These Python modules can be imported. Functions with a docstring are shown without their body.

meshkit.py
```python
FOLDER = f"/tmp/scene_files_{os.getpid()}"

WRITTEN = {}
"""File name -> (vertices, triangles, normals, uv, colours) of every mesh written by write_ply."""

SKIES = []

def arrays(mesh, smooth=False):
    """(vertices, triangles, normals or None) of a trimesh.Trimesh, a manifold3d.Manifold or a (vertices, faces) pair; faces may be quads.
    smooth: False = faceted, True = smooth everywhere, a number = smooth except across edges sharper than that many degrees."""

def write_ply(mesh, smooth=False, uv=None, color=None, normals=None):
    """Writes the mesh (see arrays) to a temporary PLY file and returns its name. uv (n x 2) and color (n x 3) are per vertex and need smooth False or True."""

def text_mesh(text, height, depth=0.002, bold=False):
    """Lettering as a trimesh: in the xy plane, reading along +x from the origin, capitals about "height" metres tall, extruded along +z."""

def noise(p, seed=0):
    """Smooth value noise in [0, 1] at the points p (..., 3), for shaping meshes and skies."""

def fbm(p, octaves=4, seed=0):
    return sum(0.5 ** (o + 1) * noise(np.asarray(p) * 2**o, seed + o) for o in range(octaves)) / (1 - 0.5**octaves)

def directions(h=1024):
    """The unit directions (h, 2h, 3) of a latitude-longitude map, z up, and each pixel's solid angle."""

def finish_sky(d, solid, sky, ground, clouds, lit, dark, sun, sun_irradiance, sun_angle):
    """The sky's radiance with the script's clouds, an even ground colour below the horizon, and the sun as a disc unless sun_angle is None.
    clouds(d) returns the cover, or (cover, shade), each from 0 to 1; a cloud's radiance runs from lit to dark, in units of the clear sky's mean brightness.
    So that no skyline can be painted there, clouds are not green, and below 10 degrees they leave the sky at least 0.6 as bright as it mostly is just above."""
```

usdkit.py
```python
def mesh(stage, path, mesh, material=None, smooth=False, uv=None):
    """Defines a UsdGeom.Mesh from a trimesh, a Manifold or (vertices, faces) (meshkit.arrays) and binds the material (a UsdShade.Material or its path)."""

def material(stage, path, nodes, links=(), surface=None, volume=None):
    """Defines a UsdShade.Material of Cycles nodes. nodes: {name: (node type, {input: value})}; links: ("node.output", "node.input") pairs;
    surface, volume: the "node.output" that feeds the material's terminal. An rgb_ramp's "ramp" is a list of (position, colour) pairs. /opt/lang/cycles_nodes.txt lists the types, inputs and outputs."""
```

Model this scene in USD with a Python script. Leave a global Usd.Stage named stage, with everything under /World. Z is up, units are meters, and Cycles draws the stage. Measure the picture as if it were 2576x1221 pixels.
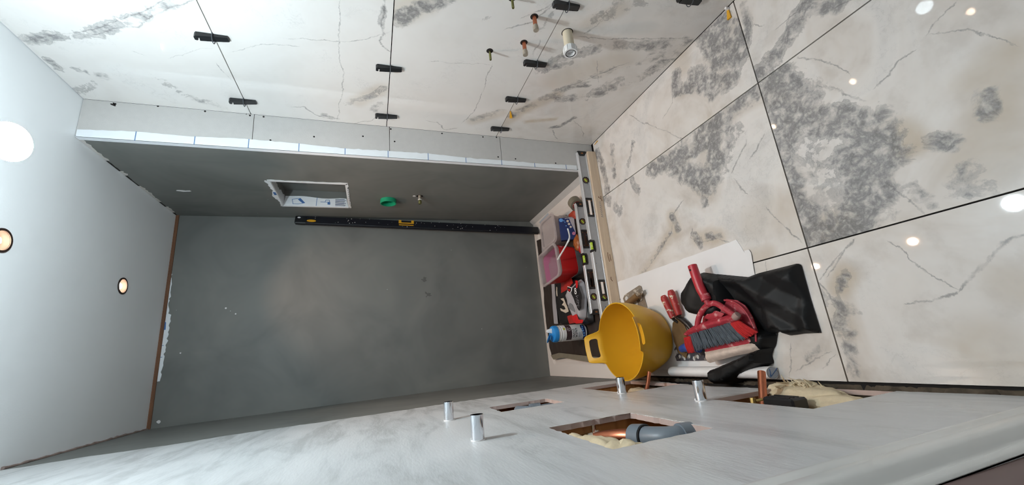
import math, random
import numpy as np, trimesh, manifold3d as m3, usdkit, meshkit
from pxr import Usd, UsdGeom, UsdLux, UsdShade, Gf, Sdf, Vt
from shapely.geometry import Polygon, LineString, Point, box as sbox
from shapely.ops import unary_union
from scipy.spatial import Delaunay
import shapely

stage = Usd.Stage.CreateInMemory()
UsdGeom.SetStageUpAxis(stage, 'Z'); UsdGeom.SetStageMetersPerUnit(stage, 1.0)
UsdGeom.Xform.Define(stage, '/World'); UsdGeom.Scope.Define(stage, '/World/Looks')
R = random.Random(7); NR = np.random.default_rng(7)

# ---------------------------------------------------------------- camera (held on its side), exposure, lights
cam = UsdGeom.Camera.Define(stage, '/World/camera')
right, down, fwd = (-.0933079, -.31642871, -.94401616), (-.95930919, .28235767, .00017484), (.26649488, .90561969, -.32989917)
M = Gf.Matrix4d(*right, 0, *[-x for x in down], 0, *[-x for x in fwd], 0, 0, 0, 1.2685, 1)
cam.AddTransformOp().Set(M)
cam.CreateHorizontalApertureAttr(36.0); cam.CreateFocalLengthAttr(36.0 * 1008.0353 / 2576)
cam.CreateClippingRangeAttr((.02, 100)); cam.CreateExposureAttr(2.08)
LAMP = (.525, 1.035, 1.985); LAMP_R = .041
LAMP_STRENGTH, LAMP_COLOR = 150.0, (.80, .94, 1.0)
SPOTS = [(.487, 2.394), (.506, 1.694), (.506, .99)]
SPOT_COLOR, SPOT_POWER = (1.0, .67, .46), (370.0, 460.0, 110.0)
for i, (x, y) in enumerate(SPOTS):
    d = UsdLux.SphereLight.Define(stage, '/World/spot_light_%03d' % i)
    d.AddTranslateOp().Set((x, y, 2.398)); d.CreateRadiusAttr(.020)
    d.CreateIntensityAttr(SPOT_POWER[i]); d.CreateColorAttr(SPOT_COLOR)
    sh = UsdLux.ShapingAPI.Apply(d.GetPrim()); sh.CreateShapingConeAngleAttr(44.0); sh.CreateShapingConeSoftnessAttr(.7)

# ---------------------------------------------------------------- helpers
LOC, COUNT = {}, {}
def srgb(*c):
    c = np.array(c, float) / 255.0
    return tuple(float(x) for x in np.where(c < .04045, c / 12.92, ((c + .055) / 1.055) ** 2.4))
def numbered(base, name):
    k = (base, name); n = COUNT.get(k, -1) + 1; COUNT[k] = n
    return name if n == 0 else '%s_%03d' % (name, n)
def tag(p, label=None, cat=None, group=None, kind=None):
    for k, v in (('label', label), ('category', cat), ('group', group), ('kind', kind)):
        if v: p.SetCustomDataByKey(k, v)
    return p
def thing(name, label, cat, loc=(0, 0, 0), group=None, kind=None):
    path = '/World/' + numbered('/World', name)
    x = UsdGeom.Xform.Define(stage, path); x.AddTranslateOp().Set(Gf.Vec3d(*loc)); LOC[path] = np.array(loc, float)
    return tag(x.GetPrim(), label, cat, group, kind)
def base_of(path):
    return LOC.get('/' + '/'.join(path.strip('/').split('/')[:2]), np.zeros(3))
def obj(name, mesh, mat, parent=None, smooth=32, label=None, kind=None, uv=None):
    pp = str(parent.GetPath()) if parent else '/World'
    path = pp + '/' + numbered(pp, name)
    if isinstance(mesh, (list,)): mesh = trimesh.util.concatenate([tm(q) for q in mesh])
    mesh = tm(mesh).copy()
    if parent: mesh.apply_translation(-base_of(path))
    g = usdkit.mesh(stage, path, mesh, MAT[mat], smooth)
    return tag(g.GetPrim(), label, None, None, kind)
def solo(name, mesh, mat, label, cat, group=None, kind=None, smooth=32):
    p = obj(name, mesh, mat, None, smooth); return tag(p, label, cat, group, kind)
def copy_of(src, loc, label, group=None, rz=0.0):
    name = src.GetName(); path = '/World/' + numbered('/World', name)
    x = UsdGeom.Xform.Define(stage, path); x.AddTranslateOp().Set(Gf.Vec3d(*loc))
    if rz: x.AddRotateZOp().Set(rz)
    p = x.GetPrim(); p.GetReferences().AddInternalReference(src.GetPath()); p.SetInstanceable(True)
    return tag(p, label, src.GetCustomDataByKey('category'), group or src.GetCustomDataByKey('group'))
def tm(m):
    if isinstance(m, trimesh.Trimesh): return m
    v, f, _ = meshkit.arrays(m); return trimesh.Trimesh(v, f, process=False)
def man(m):
    m = tm(m); m = trimesh.Trimesh(m.vertices, m.faces, process=True)
    return m3.Manifold(m3.Mesh(np.array(m.vertices, np.float32), np.array(m.faces, np.uint32)))
def cut(a, *bs):
    a = man(a)
    for b in bs: a = a - man(b)
    return tm(a)
def box(x0, x1, y0, y1, z0, z1, b=0.0):
    if b <= 0:
        m = trimesh.creation.box((x1 - x0, y1 - y0, z1 - z0)); m.apply_translation(((x0 + x1) / 2, (y0 + y1) / 2, (z0 + z1) / 2)); return m
    pts = []
    for x, sx in ((x0, 1), (x1, -1)):
        for y, sy in ((y0, 1), (y1, -1)):
            for z, sz in ((z0, 1), (z1, -1)):
                pts += [(x + sx * b, y + sy * b, z), (x + sx * b, y, z + sz * b), (x, y + sy * b, z + sz * b)]
    return trimesh.convex.convex_hull(np.array(pts))
def frame_from(d):
    d = np.array(d, float); d /= np.linalg.norm(d)
    a = np.array([0, 0, 1.0]) if abs(d[2]) < .9 else np.array([1.0, 0, 0])
    u = np.cross(a, d); u /= np.linalg.norm(u); return u, np.cross(d, u), d
def cyl(p0, p1, r, n=20, r2=None):
    return lathe([(0, 0), (r, 0), (r if r2 is None else r2, 1), (0, 1)], n, p0, p1)
def lathe(prof, n=28, p0=(0, 0, 0), p1=None):
    """profile (r, t) around the axis p0->p1; t in 0..1 of that length, or metres up z when p1 is None"""
    p0 = np.array(p0, float)
    if p1 is None: u, v, w, L = np.array([1., 0, 0]), np.array([0, 1., 0]), np.array([0, 0, 1.]), 1.0
    else:
        w = np.array(p1, float) - p0; L = np.linalg.norm(w); u, v, w = frame_from(w)
    a = np.arange(n) * 2 * np.pi / n; V = []; F = []; rows = []
    for r, t in prof:
        if r < 1e-9: rows.append([len(V)]); V.append(p0 + w * t * L)
        else:
            rows.append(list(range(len(V), len(V) + n)))
            V += [p0 + w * t * L + r * (math.cos(q) * u + math.sin(q) * v) for q in a]
    for A, B in zip(rows[:-1], rows[1:]):
        for i in range(n):
            j = (i + 1) % n
            if len(A) == 1 and len(B) == 1: continue
            if len(A) == 1: F.append((A[0], B[j], B[i]))
            elif len(B) == 1: F.append((A[i], A[j], B[0]))
            else: F += [(A[i], A[j], B[j]), (A[i], B[j], B[i])]
    return trimesh.Trimesh(np.array(V), np.array(F), process=False)
def ring(p0, p1, ro, ri, n=28):
    return lathe([(ri, 0), (ro, 0), (ro, 1), (ri, 1), (ri, 0)], n, p0, p1)
def tube(pts, r, n=12, smooth=0):
    P = np.array(pts, float)
    if smooth:
        from scipy.interpolate import splprep, splev
        tck, _ = splprep(P.T, s=0, k=min(3, len(P) - 1)); P = np.stack(splev(np.linspace(0, 1, smooth), tck), 1)
    T = np.gradient(P, axis=0); T /= np.linalg.norm(T, axis=1, keepdims=True)
    u = frame_from(T[0])[0]; V = []; rr = np.interp(np.linspace(0, 1, len(P)), np.linspace(0, 1, np.size(r)), np.atleast_1d(r)); a = np.arange(n) * 2 * np.pi / n
    for p, t, q in zip(P, T, rr):
        u = u - t * (u @ t); u /= np.linalg.norm(u); w = np.cross(t, u)
        V += [p + q * (math.cos(x) * u + math.sin(x) * w) for x in a]
    F = []
    for i in range(len(P) - 1):
        for k in range(n):
            l = (k + 1) % n; F += [(i * n + k, i * n + l, i * n + n + l), (i * n + k, i * n + n + l, i * n + n + k)]
    V += [P[0], P[-1]]; e = len(V)
    for k in range(n):
        l = (k + 1) % n; F += [(e - 2, l, k), (e - 1, (len(P) - 1) * n + k, (len(P) - 1) * n + l)]
    return trimesh.Trimesh(np.array(V), np.array(F), process=False)
def prism(poly, z0, z1):
    if not isinstance(poly, shapely.Geometry): poly = Polygon(poly)
    poly = poly.buffer(0)
    out = []
    for g in getattr(poly, 'geoms', [poly]):
        if g.is_empty or g.area < 1e-9: continue
        m = trimesh.creation.extrude_polygon(g, z1 - z0, engine='earcut'); m.apply_translation((0, 0, z0)); out.append(m)
    return trimesh.util.concatenate(out)
def axes(m, U, V, W, O=(0, 0, 0)):
    """local x, y, z of a mesh onto the world vectors U, V, W"""
    A = np.stack([U, V, W], 1).astype(float); m = m.copy(); m.vertices = m.vertices @ A.T + np.array(O, float)
    if np.linalg.det(A) < 0: m.invert()
    return m
X, Y, Z = np.eye(3)
def on_x(poly, x0, x1):      # polygon in (y, z), between two x
    return axes(prism(poly, x0, x1), Y, Z, X)
def on_y(poly, y0, y1):      # polygon in (x, z), between two y
    return axes(prism(poly, -y1, -y0), X, Z, -Y)
def lean(m):                 # the left wall leans: its foot stands further into the room
    m = m.copy(); m.vertices[:, 0] += -.180 - .0104 * m.vertices[:, 2]; return m
def jag(pts, amp, step=.012, seed=0, close=False):
    """a polyline with a torn edge"""
    l = LineString(pts); n = max(2, int(l.length / step)); out = []; r = random.Random(seed)
    for i in range(n + 1):
        p = l.interpolate(i / n, normalized=True); q = l.interpolate(min(1, i / n + .001), normalized=True); o = l.interpolate(max(0, i / n - .001), normalized=True)
        d = np.array([q.x - o.x, q.y - o.y]); d /= np.linalg.norm(d) + 1e-9; k = r.gauss(0, amp) if 0 < i < n else 0
        out.append((p.x - d[1] * k, p.y + d[0] * k))
    return out
def capsule(pts, r): return LineString(pts).buffer(r)
def rrect(x0, x1, y0, y1, r): return sbox(x0 + r, y0 + r, x1 - r, y1 - r).buffer(r, quad_segs=5)
def pile(outline, hfun, res=.012, edge=.002, z0=0.0, thick=None):
    """a sheet or heap over an outline in the plane: its top follows hfun(x, y), its underside lies at z0 (or follows at a thickness)"""
    poly = Polygon(outline).buffer(0); x0, y0, x1, y1 = poly.bounds
    gx, gy = np.meshgrid(np.arange(x0, x1, res), np.arange(y0, y1, res)); g = np.stack([gx.ravel(), gy.ravel()], 1)
    g = g + NR.uniform(-.2, .2, g.shape) * res
    inner = poly.buffer(-res * .6); g = g[shapely.contains_xy(inner, g[:, 0], g[:, 1])]
    L = poly.exterior.length; b = np.array([poly.exterior.interpolate(t).coords[0] for t in np.linspace(0, L, int(L / res) + 2)[:-1]])
    P = np.vstack([b, g]); T = Delaunay(P).simplices; c = P[T].mean(1); T = T[shapely.contains_xy(poly, c[:, 0], c[:, 1])]
    a = P[T]; s = (a[:, 1, 0] - a[:, 0, 0]) * (a[:, 2, 1] - a[:, 0, 1]) - (a[:, 1, 1] - a[:, 0, 1]) * (a[:, 2, 0] - a[:, 0, 0])
    T[s < 0] = T[s < 0][:, ::-1]; T = T[np.abs(s) > 1e-10]
    h = np.asarray(hfun(P[:, 0], P[:, 1]), float) * np.ones(len(P)); nb = len(b)
    if thick is None:
        k = np.clip(shapely.distance(poly.exterior, shapely.points(P)) / (2.6 * res), 0, 1); h = z0 + edge + (h - z0 - edge) * (k * (2 - k)) ** .8; lo = np.full(len(P), z0)
    else: lo = h - thick
    V = np.vstack([np.c_[P, h], np.c_[P, lo]]); n = len(P); i = np.arange(nb); j = (i + 1) % nb
    F = np.vstack([T, T[:, ::-1] + n, np.stack([i, i + n, j + n], 1), np.stack([i, j + n, j], 1)])
    m = trimesh.Trimesh(V, F, process=False); return m
def wrink(x, y, seed=0, s=14.0, ridged=True):
    p = np.stack([np.asarray(x) * s, np.asarray(y) * s, np.full(np.shape(x), seed * 3.7)], -1)
    n = meshkit.fbm(p, 3, seed)
    return 1 - np.abs(2 * n - 1) if ridged else n
def blob(c, r, seed=0, amp=.3, sub=3, s=9.0):
    m = trimesh.creation.icosphere(sub, 1.0); v = m.vertices
    k = 1 + amp * (meshkit.fbm(v * 1.6 + seed * 5.1, 4, seed) * 2 - 1) + amp * .25 * (meshkit.noise(v * s + seed, seed) - .5)
    m.vertices = v * k[:, None] * np.array(r) + np.array(c); return m
def spin(m, ang, at, axis=(0, 0, 1)):
    m = m.copy(); m.apply_transform(trimesh.transformations.rotation_matrix(ang, axis, at)); return m
def move(m, *d):
    m = m.copy(); m.apply_translation(d); return m

# ---------------------------------------------------------------- materials
MAT = {}
def mat(name, nodes, links, surface='p.BSDF'):
    MAT[name] = usdkit.material(stage, '/World/Looks/' + name, nodes, links, surface)
def plain(name, col, rough=.5, metal=0.0, vary=.0, scale=20.0, bump=0.0, bscale=60.0, **kw):
    nodes = {'p': ('principled_bsdf', dict(base_color=col, roughness=rough, metallic=metal, **kw))}; links = []
    if vary or bump: nodes['g'] = ('texture_coordinate', {})
    if vary:
        nodes['n'] = ('noise_texture', dict(scale=scale, detail=5.0, roughness=.6))
        a = tuple(max(0, c * (1 - vary)) for c in col); b = tuple(min(1, c * (1 + vary)) for c in col)
        nodes['r'] = ('rgb_ramp', {'ramp': [(.3, a), (.7, b)]})
        links += [('g.object', 'n.vector'), ('n.fac', 'r.fac'), ('r.color', 'p.base_color')]
    if bump:
        nodes['bn'] = ('noise_texture', dict(scale=bscale, detail=4.0)); nodes['b'] = ('bump', dict(strength=bump, distance=.004))
        links += [('g.object', 'bn.vector'), ('bn.fac', 'b.height'), ('b.normal', 'p.normal')]
    mat(name, nodes, links)
def speckled(name, col, spots, rough=.5, scale=60.0, at=.6, width=.06, metal=0.0, bump=0.0):
    nodes = {'p': ('principled_bsdf', dict(roughness=rough, metallic=metal)), 'g': ('texture_coordinate', {}), 'n': ('noise_texture', dict(scale=scale, detail=5.0, roughness=.62)),
             'r': ('rgb_ramp', {'ramp': [(max(0, at - .25), tuple(c * .82 for c in col)), (at, col), (min(1, at + width), spots)]})}
    links = [('g.object', 'n.vector'), ('n.fac', 'r.fac'), ('r.color', 'p.base_color')]
    if bump:
        nodes['b'] = ('bump', dict(strength=bump, distance=.003)); links += [('n.fac', 'b.height'), ('b.normal', 'p.normal')]
    mat(name, nodes, links)
def marble():
    N = {'g': ('geometry', {}), 'p': ('principled_bsdf', dict(roughness=.022, specular_ior_level=.5))}; L = []
    def math_(n, t, a, b=None, **kw):
        N[n] = ('math', dict(math_type=t, **kw))
        for i, q in enumerate((a, b)):
            if q is None: continue
            if isinstance(q, str): L.append((q, '%s.value%d' % (n, i + 1)))
            else: N[n][1]['value%d' % (i + 1)] = float(q)
        return n + '.value'
    def rng(n, v, a, b, c=0.0, d=1.0, t='smoothstep'):
        N[n] = ('map_range', dict(range_type=t, from_min=a, from_max=b, to_min=c, to_max=d, clamp=True)); L.append((v, n + '.value')); return n + '.result'
    for a in ('cloud', 'va', 'vb', 'sa', 'sb'):
        N['a_' + a] = ('attribute', {'attribute': a}); N['x_' + a] = ('separate_xyz', {}); L.append(('a_%s.vector' % a, 'x_%s.vector' % a))
    N['n1'] = ('noise_texture', dict(scale=21.0, detail=10.0, roughness=.68, distortion=.5)); N['n2'] = ('noise_texture', dict(scale=30.0, detail=8.0, roughness=.62, distortion=.3))
    N['n3'] = ('noise_texture', dict(scale=3.2, detail=4.0, roughness=.55, distortion=1.2)); N['n4'] = ('noise_texture', dict(scale=9.0, detail=7.0, roughness=.6)); N['n5'] = ('noise_texture', dict(scale=70.0, detail=5.0, roughness=.6, distortion=.8)); N['n6'] = ('noise_texture', dict(scale=38.0, detail=6.0, roughness=.6, distortion=1.2))
    for k in '123456': L.append(('g.position', 'n%s.vector' % k))
    # clouds: the drawn density plus the noise, past a threshold
    q1 = math_('q1', 'subtract', 'n1.fac', .5); q2 = math_('q2', 'multiply', q1, 2.2); q7 = math_('q7', 'subtract', 'n4.fac', .5); q8 = math_('q8', 'multiply', q7, 1.5); q9 = math_('q9', 'add', q2, q8); val = math_('q3', 'add', 'x_cloud.x', q9); gate = rng('q4', 'x_cloud.x', .03, .3); cl0 = rng('q5', val, .34, 1.0); cl = math_('q6', 'multiply', cl0, gate)
    N['tone'] = ('rgb_ramp', {'ramp': [(.32, srgb(206, 200, 195)), (.42, srgb(172, 168, 165)), (.49, srgb(140, 138, 138)), (.55, srgb(116, 116, 118)), (.61, srgb(146, 144, 143)), (.70, srgb(190, 185, 180))]}); L.append(('n2.fac', 'tone.fac'))
    N['grit'] = ('rgb_ramp', {'ramp': [(.36, (.62,) * 3), (.5, (1., 1, 1)), (.66, (1.16,) * 3)]}); L.append(('n6.fac', 'grit.fac'))
    N['tone2'] = ('mix_color', dict(blend_type='multiply', fac=.55)); L += [('tone.color', 'tone2.a'), ('grit.color', 'tone2.b')]
    # darker rims where a cloud ends
    e1 = math_('e1', 'subtract', val, .55); e2 = math_('e2', 'absolute', e1); e3 = rng('e3', e2, .13, .0); e4 = math_('e4', 'multiply', e3, gate); e5 = math_('e5', 'multiply', e4, .42); rim = math_('e6', 'multiply', e5, rng('e7', 'n3.fac', .40, .60))
    # ground colour with a slow drift
    N['ground'] = ('rgb_ramp', {'ramp': [(.28, srgb(200, 191, 181)), (.42, srgb(214, 207, 200)), (.55, srgb(221, 216, 211)), (.72, srgb(208, 205, 202))]}); L.append(('n3.fac', 'ground.fac'))
    # stray soft grey drifts everywhere
    d1 = math_('d1', 'subtract', 'n1.fac', .5); d2 = math_('d2', 'absolute', d1); dr = rng('d3', d2, .02, 0.0); dm = rng('d4', 'n3.fac', .5, .66); d5 = math_('d5', 'multiply', dr, dm); d6 = math_('d6', 'multiply', d5, .22)
    N['mott'] = ('rgb_ramp', {'ramp': [(.34, (.90, .89, .88)), (.48, (1., 1, 1)), (.62, (1.03,) * 3)]}); L.append(('n4.fac', 'mott.fac')); N['gc'] = ('mix_color', dict(blend_type='mix', b=srgb(222, 219, 216))); L += [('ground.color', 'gc.a'), (math_('gz', 'multiply', 'x_cloud.z', .8), 'gc.fac')]; N['gm'] = ('mix_color', dict(blend_type='multiply')); L += [('gc.result', 'gm.a'), ('mott.color', 'gm.b'), (math_('gz2', 'subtract', 1.0, 'gz.value'), 'gm.fac')]
    N['m0'] = ('mix_color', dict(blend_type='mix', b=srgb(150, 148, 146))); L += [('gm.result', 'm0.a'), (d6, 'm0.fac')]
    # warm stain
    w1 = math_('w1', 'multiply', 'x_cloud.y', 'n4.fac'); w2 = math_('w2', 'multiply', w1, 1.3, use_clamp=True)
    N['mw'] = ('mix_color', dict(blend_type='mix', b=srgb(182, 164, 138))); L += [('m0.result', 'mw.a'), (w2, 'mw.fac')]
    N['m1a'] = ('mix_color', dict(blend_type='mix')); L += [('mw.result', 'm1a.a'), ('tone2.result', 'm1a.b'), (math_('c4', 'multiply', cl, .86), 'm1a.fac')]
    N['m1'] = ('mix_color', dict(blend_type='mix', b=srgb(104, 102, 103))); L += [('m1a.result', 'm1.a'), (rim, 'm1.fac')]
    # drawn veins: signed distance to each long vein, bent by noise
    wp = math_('wp', 'subtract', 'n4.fac', .5); wq = math_('wq', 'multiply', wp, .045); wr0 = math_('wr0', 'subtract', 'n5.fac', .5); wr1 = math_('wr1', 'multiply', wr0, .012); warp = math_('warp', 'add', wq, wr1)
    total = None
    for s in 'ab':
        for c in 'xyz':
            k = s + c
            a = math_('l1' + k, 'add', 'x_v%s.%s' % (s, c), warp); b = math_('l2' + k, 'absolute', a)
            st = 'x_s%s.%s' % (s, c)
            wd = math_('l3' + k, 'multiply_add', st, .009); N['l3' + k][1]['value3'] = .0012
            wd2 = math_('l4' + k, 'multiply', wd, 'n2.fac'); dv = math_('l5' + k, 'divide', b, wd2); ln = rng('l6' + k, dv, 1.25, .1); ln2 = math_('l7' + k, 'multiply', ln, rng('l8' + k, st, .02, .35))
            total = ln2 if total is None else math_('l9' + k, 'maximum', total, ln2)
    vary = rng('vy', 'n1.fac', .36, .60, .25, 1.0); N['m2'] = ('mix_color', dict(blend_type='mix', b=srgb(126, 124, 124))); L += [('m1.result', 'm2.a'), (math_('lt2', 'multiply', math_('lt', 'multiply', total, .68), vary), 'm2.fac')]
    L.append(('m2.result', 'p.base_color'))
    mat('marble', N, L)
marble()
plain('ceiling_paint', srgb(238, 241, 243), .55, vary=.015, scale=3, bump=.05, bscale=140)
def wallboard():
    N = {'g': ('geometry', {}), 'p': ('principled_bsdf', {}), 'mp': ('mapping', dict(mapping_type='point', scale=(1, 1.1, 5.0))), 'n': ('noise_texture', dict(scale=2.2, detail=6.0, roughness=.6, distortion=.6)),
         'r': ('rgb_ramp', {'ramp': [(.3, srgb(198, 199, 200)), (.5, srgb(204, 205, 206)), (.7, srgb(211, 211, 212))]}), 'r2': ('rgb_ramp', {'ramp': [(.35, (.24,) * 3), (.65, (.44,) * 3)]}), 'n2': ('noise_texture', dict(scale=38.0, detail=4.0)), 'b': ('bump', dict(strength=.12, distance=.004))}
    L = [('g.position', 'mp.vector'), ('mp.vector', 'n.vector'), ('n.fac', 'r.fac'), ('n.fac', 'r2.fac'), ('r.color', 'p.base_color'), ('r2.color', 'p.roughness'), ('mp.vector', 'n2.vector'), ('n2.fac', 'b.height'), ('b.normal', 'p.normal')]
    mat('plaster_skim', N, L)
wallboard()
def tanking():
    N = {'g': ('geometry', {}), 'p': ('principled_bsdf', dict(roughness=.55)), 'n': ('noise_texture', dict(scale=2.6, detail=6.0, roughness=.55, distortion=.8)),
         'r': ('rgb_ramp', {'ramp': [(.28, srgb(101, 103, 100)), (.5, srgb(114, 115, 112)), (.72, srgb(124, 124, 120))]}), 'n2': ('noise_texture', dict(scale=14.0, detail=5.0)), 'b': ('bump', dict(strength=.10, distance=.006)),
         'v': ('voronoi_texture', dict(scale=7.0, randomness=1.0)), 'vr': ('map_range', dict(range_type='linear', from_min=.012, from_max=.02, to_min=1.0, to_max=0.0, clamp=True)), 'm': ('mix_color', dict(blend_type='mix', b=srgb(190, 190, 188)))}
    L = [('g.position', 'n.vector'), ('n.fac', 'r.fac'), ('r.color', 'm.a'), ('g.position', 'v.vector'), ('v.distance', 'vr.value'), ('vr.result', 'm.fac'), ('m.result', 'p.base_color'), ('g.position', 'n2.vector'), ('n2.fac', 'b.height'), ('b.normal', 'p.normal')]
    mat('tanking', N, L)
tanking()
def wood(name, a, b, scale=(2.0, 30.0, 30.0), rough=.6):
    N = {'g': ('geometry', {}), 'p': ('principled_bsdf', dict(roughness=rough)), 'mp': ('mapping', dict(mapping_type='point', scale=scale)), 'n': ('noise_texture', dict(scale=2.0, detail=6.0, distortion=1.0)), 'r': ('rgb_ramp', {'ramp': [(.3, a), (.7, b)]})}
    mat(name, N, [('g.position', 'mp.vector'), ('mp.vector', 'n.vector'), ('n.fac', 'r.fac'), ('r.color', 'p.base_color')])
wood('pine', srgb(206, 182, 156), srgb(220, 198, 172)); wood('stud_timber', srgb(150, 96, 48), srgb(186, 128, 72), (3, 3, 20)); wood('brown_batten', srgb(96, 62, 40), srgb(124, 82, 54))
plain('cement_board', srgb(193, 190, 187), .8, vary=.03, scale=30, bump=.1, bscale=220)
plain('tile_adhesive', srgb(24, 22, 21), .9); plain('rubble', srgb(84, 74, 62), .95, vary=.4, scale=30, bump=.6, bscale=50)
plain('paper', srgb(228, 226, 226), .6, vary=.02, scale=12, bump=.05, bscale=40); plain('paper_bright', srgb(232, 236, 240), .45, vary=.02, scale=14); plain('print_blue', srgb(70, 112, 170), .5); plain('print_line', srgb(110, 140, 180), .5); plain('print_dark', srgb(96, 104, 124), .6)
plain('plasterboard_core', srgb(190, 168, 160), .9, vary=.05, scale=40, bump=.2); plain('torn_paper', srgb(205, 200, 196), .9, vary=.06, scale=30, bump=.3)
plain('tray_white', srgb(226, 218, 212), .28); plain('black_plastic', srgb(26, 28, 31), .38, bump=.03); plain('clip_grey', srgb(70, 74, 80), .4)
plain('copper', srgb(196, 122, 92), .34, 1.0, vary=.12, scale=30); plain('brass', srgb(178, 150, 92), .35, 1.0); plain('bolt_steel', srgb(150, 150, 104), .35, 1.0); plain('cap_steel', srgb(176, 166, 152), .5, .6, vary=.2, scale=60)
plain('chrome', srgb(226, 230, 236), .07, 1.0); plain('hole_dark', srgb(30, 24, 24), .9)
plain('pvc_cream', srgb(212, 201, 178), .42); plain('pvc_white', srgb(226, 226, 226), .35); plain('pvc_grey', srgb(112, 122, 132), .4, vary=.04)
plain('rubber_black', srgb(22, 22, 22), .6); plain('yellow_rubber', srgb(216, 166, 36), .42, vary=.03, scale=5); plain('wedge_yellow', srgb(226, 168, 40), .4)
plain('wool', srgb(210, 194, 164), .95, vary=.12, scale=26, bump=.8, bscale=34); plain('silver_metal', srgb(172, 173, 176), .42, .25, vary=.05, scale=40); plain('edge_metal', srgb(222, 222, 224), .3, .4)
plain('vial_amber', srgb(150, 106, 68), .3, vary=.1, scale=90); plain('vial_green', srgb(176, 204, 60), .15); plain('vial_bubble', srgb(226, 236, 160), .1); plain('grip_amber', srgb(150, 92, 46), .5)
plain('red_plastic', srgb(176, 38, 52), .36); speckled('red_dusty', srgb(168, 44, 58), srgb(206, 156, 154), .55, 34, .56, .14); speckled('red_painted', srgb(168, 44, 42), srgb(206, 196, 172), .5, 44, .57, .03)
plain('bristle_grey', srgb(86, 94, 102), .7); plain('bristle_red', srgb(184, 34, 36), .6, vary=.1, scale=80)
speckled('dusty_lip', srgb(214, 194, 180), srgb(186, 110, 112), .8, 30, .66, .1, bump=.2); speckled('mortar_steel', srgb(150, 138, 124), srgb(206, 198, 188), .55, 40, .55, .08, .3, .2); speckled('trowel_brown', srgb(148, 116, 80), srgb(214, 206, 190), .5, 26, .66, .03, .35); speckled('dark_mortar', srgb(74, 70, 78), srgb(170, 158, 144), .6, 60, .54, .08, 0, .4)
plain('blue_grip', srgb(58, 82, 158), .5, vary=.15, scale=40); speckled('dark_steel', srgb(62, 56, 54), srgb(150, 140, 128), .4, 30, .66, .06, .6)
plain('bin_bag', srgb(17, 18, 20), .56, bump=.15, bscale=16, specular_ior_level=.3); plain('dark_sheet', srgb(54, 44, 38), .4, vary=.14, scale=9, bump=.12, bscale=14); plain('olive_edge', srgb(128, 120, 104), .6, vary=.1, scale=20)
plain('bag_black', srgb(30, 27, 28), .35, bump=.1, bscale=16); plain('bag_red', srgb(178, 42, 36), .4, vary=.06, scale=20, bump=.1, bscale=20); plain('print_cream', srgb(214, 200, 182), .5); plain('print_white', srgb(236, 232, 230), .4); plain('print_black', srgb(28, 26, 28), .4); plain('film_grey', srgb(176, 172, 176), .25, bump=.3, bscale=20); plain('label_red', srgb(200, 28, 30), .35); plain('tub_grey', srgb(120, 120, 122), .5); plain('pink_inside', srgb(196, 120, 150), .5)
plain('wipes_blue', srgb(44, 140, 214), .35); plain('label_plum', srgb(58, 42, 46), .45); plain('navy', srgb(38, 52, 104), .3); plain('sky_blue', srgb(104, 158, 220), .4); plain('lime_green', srgb(186, 196, 60), .5); plain('orange_red', srgb(168, 62, 40), .5, vary=.12, scale=12); plain('amber_bag', srgb(164, 92, 44), .3, vary=.2, scale=18)
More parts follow.
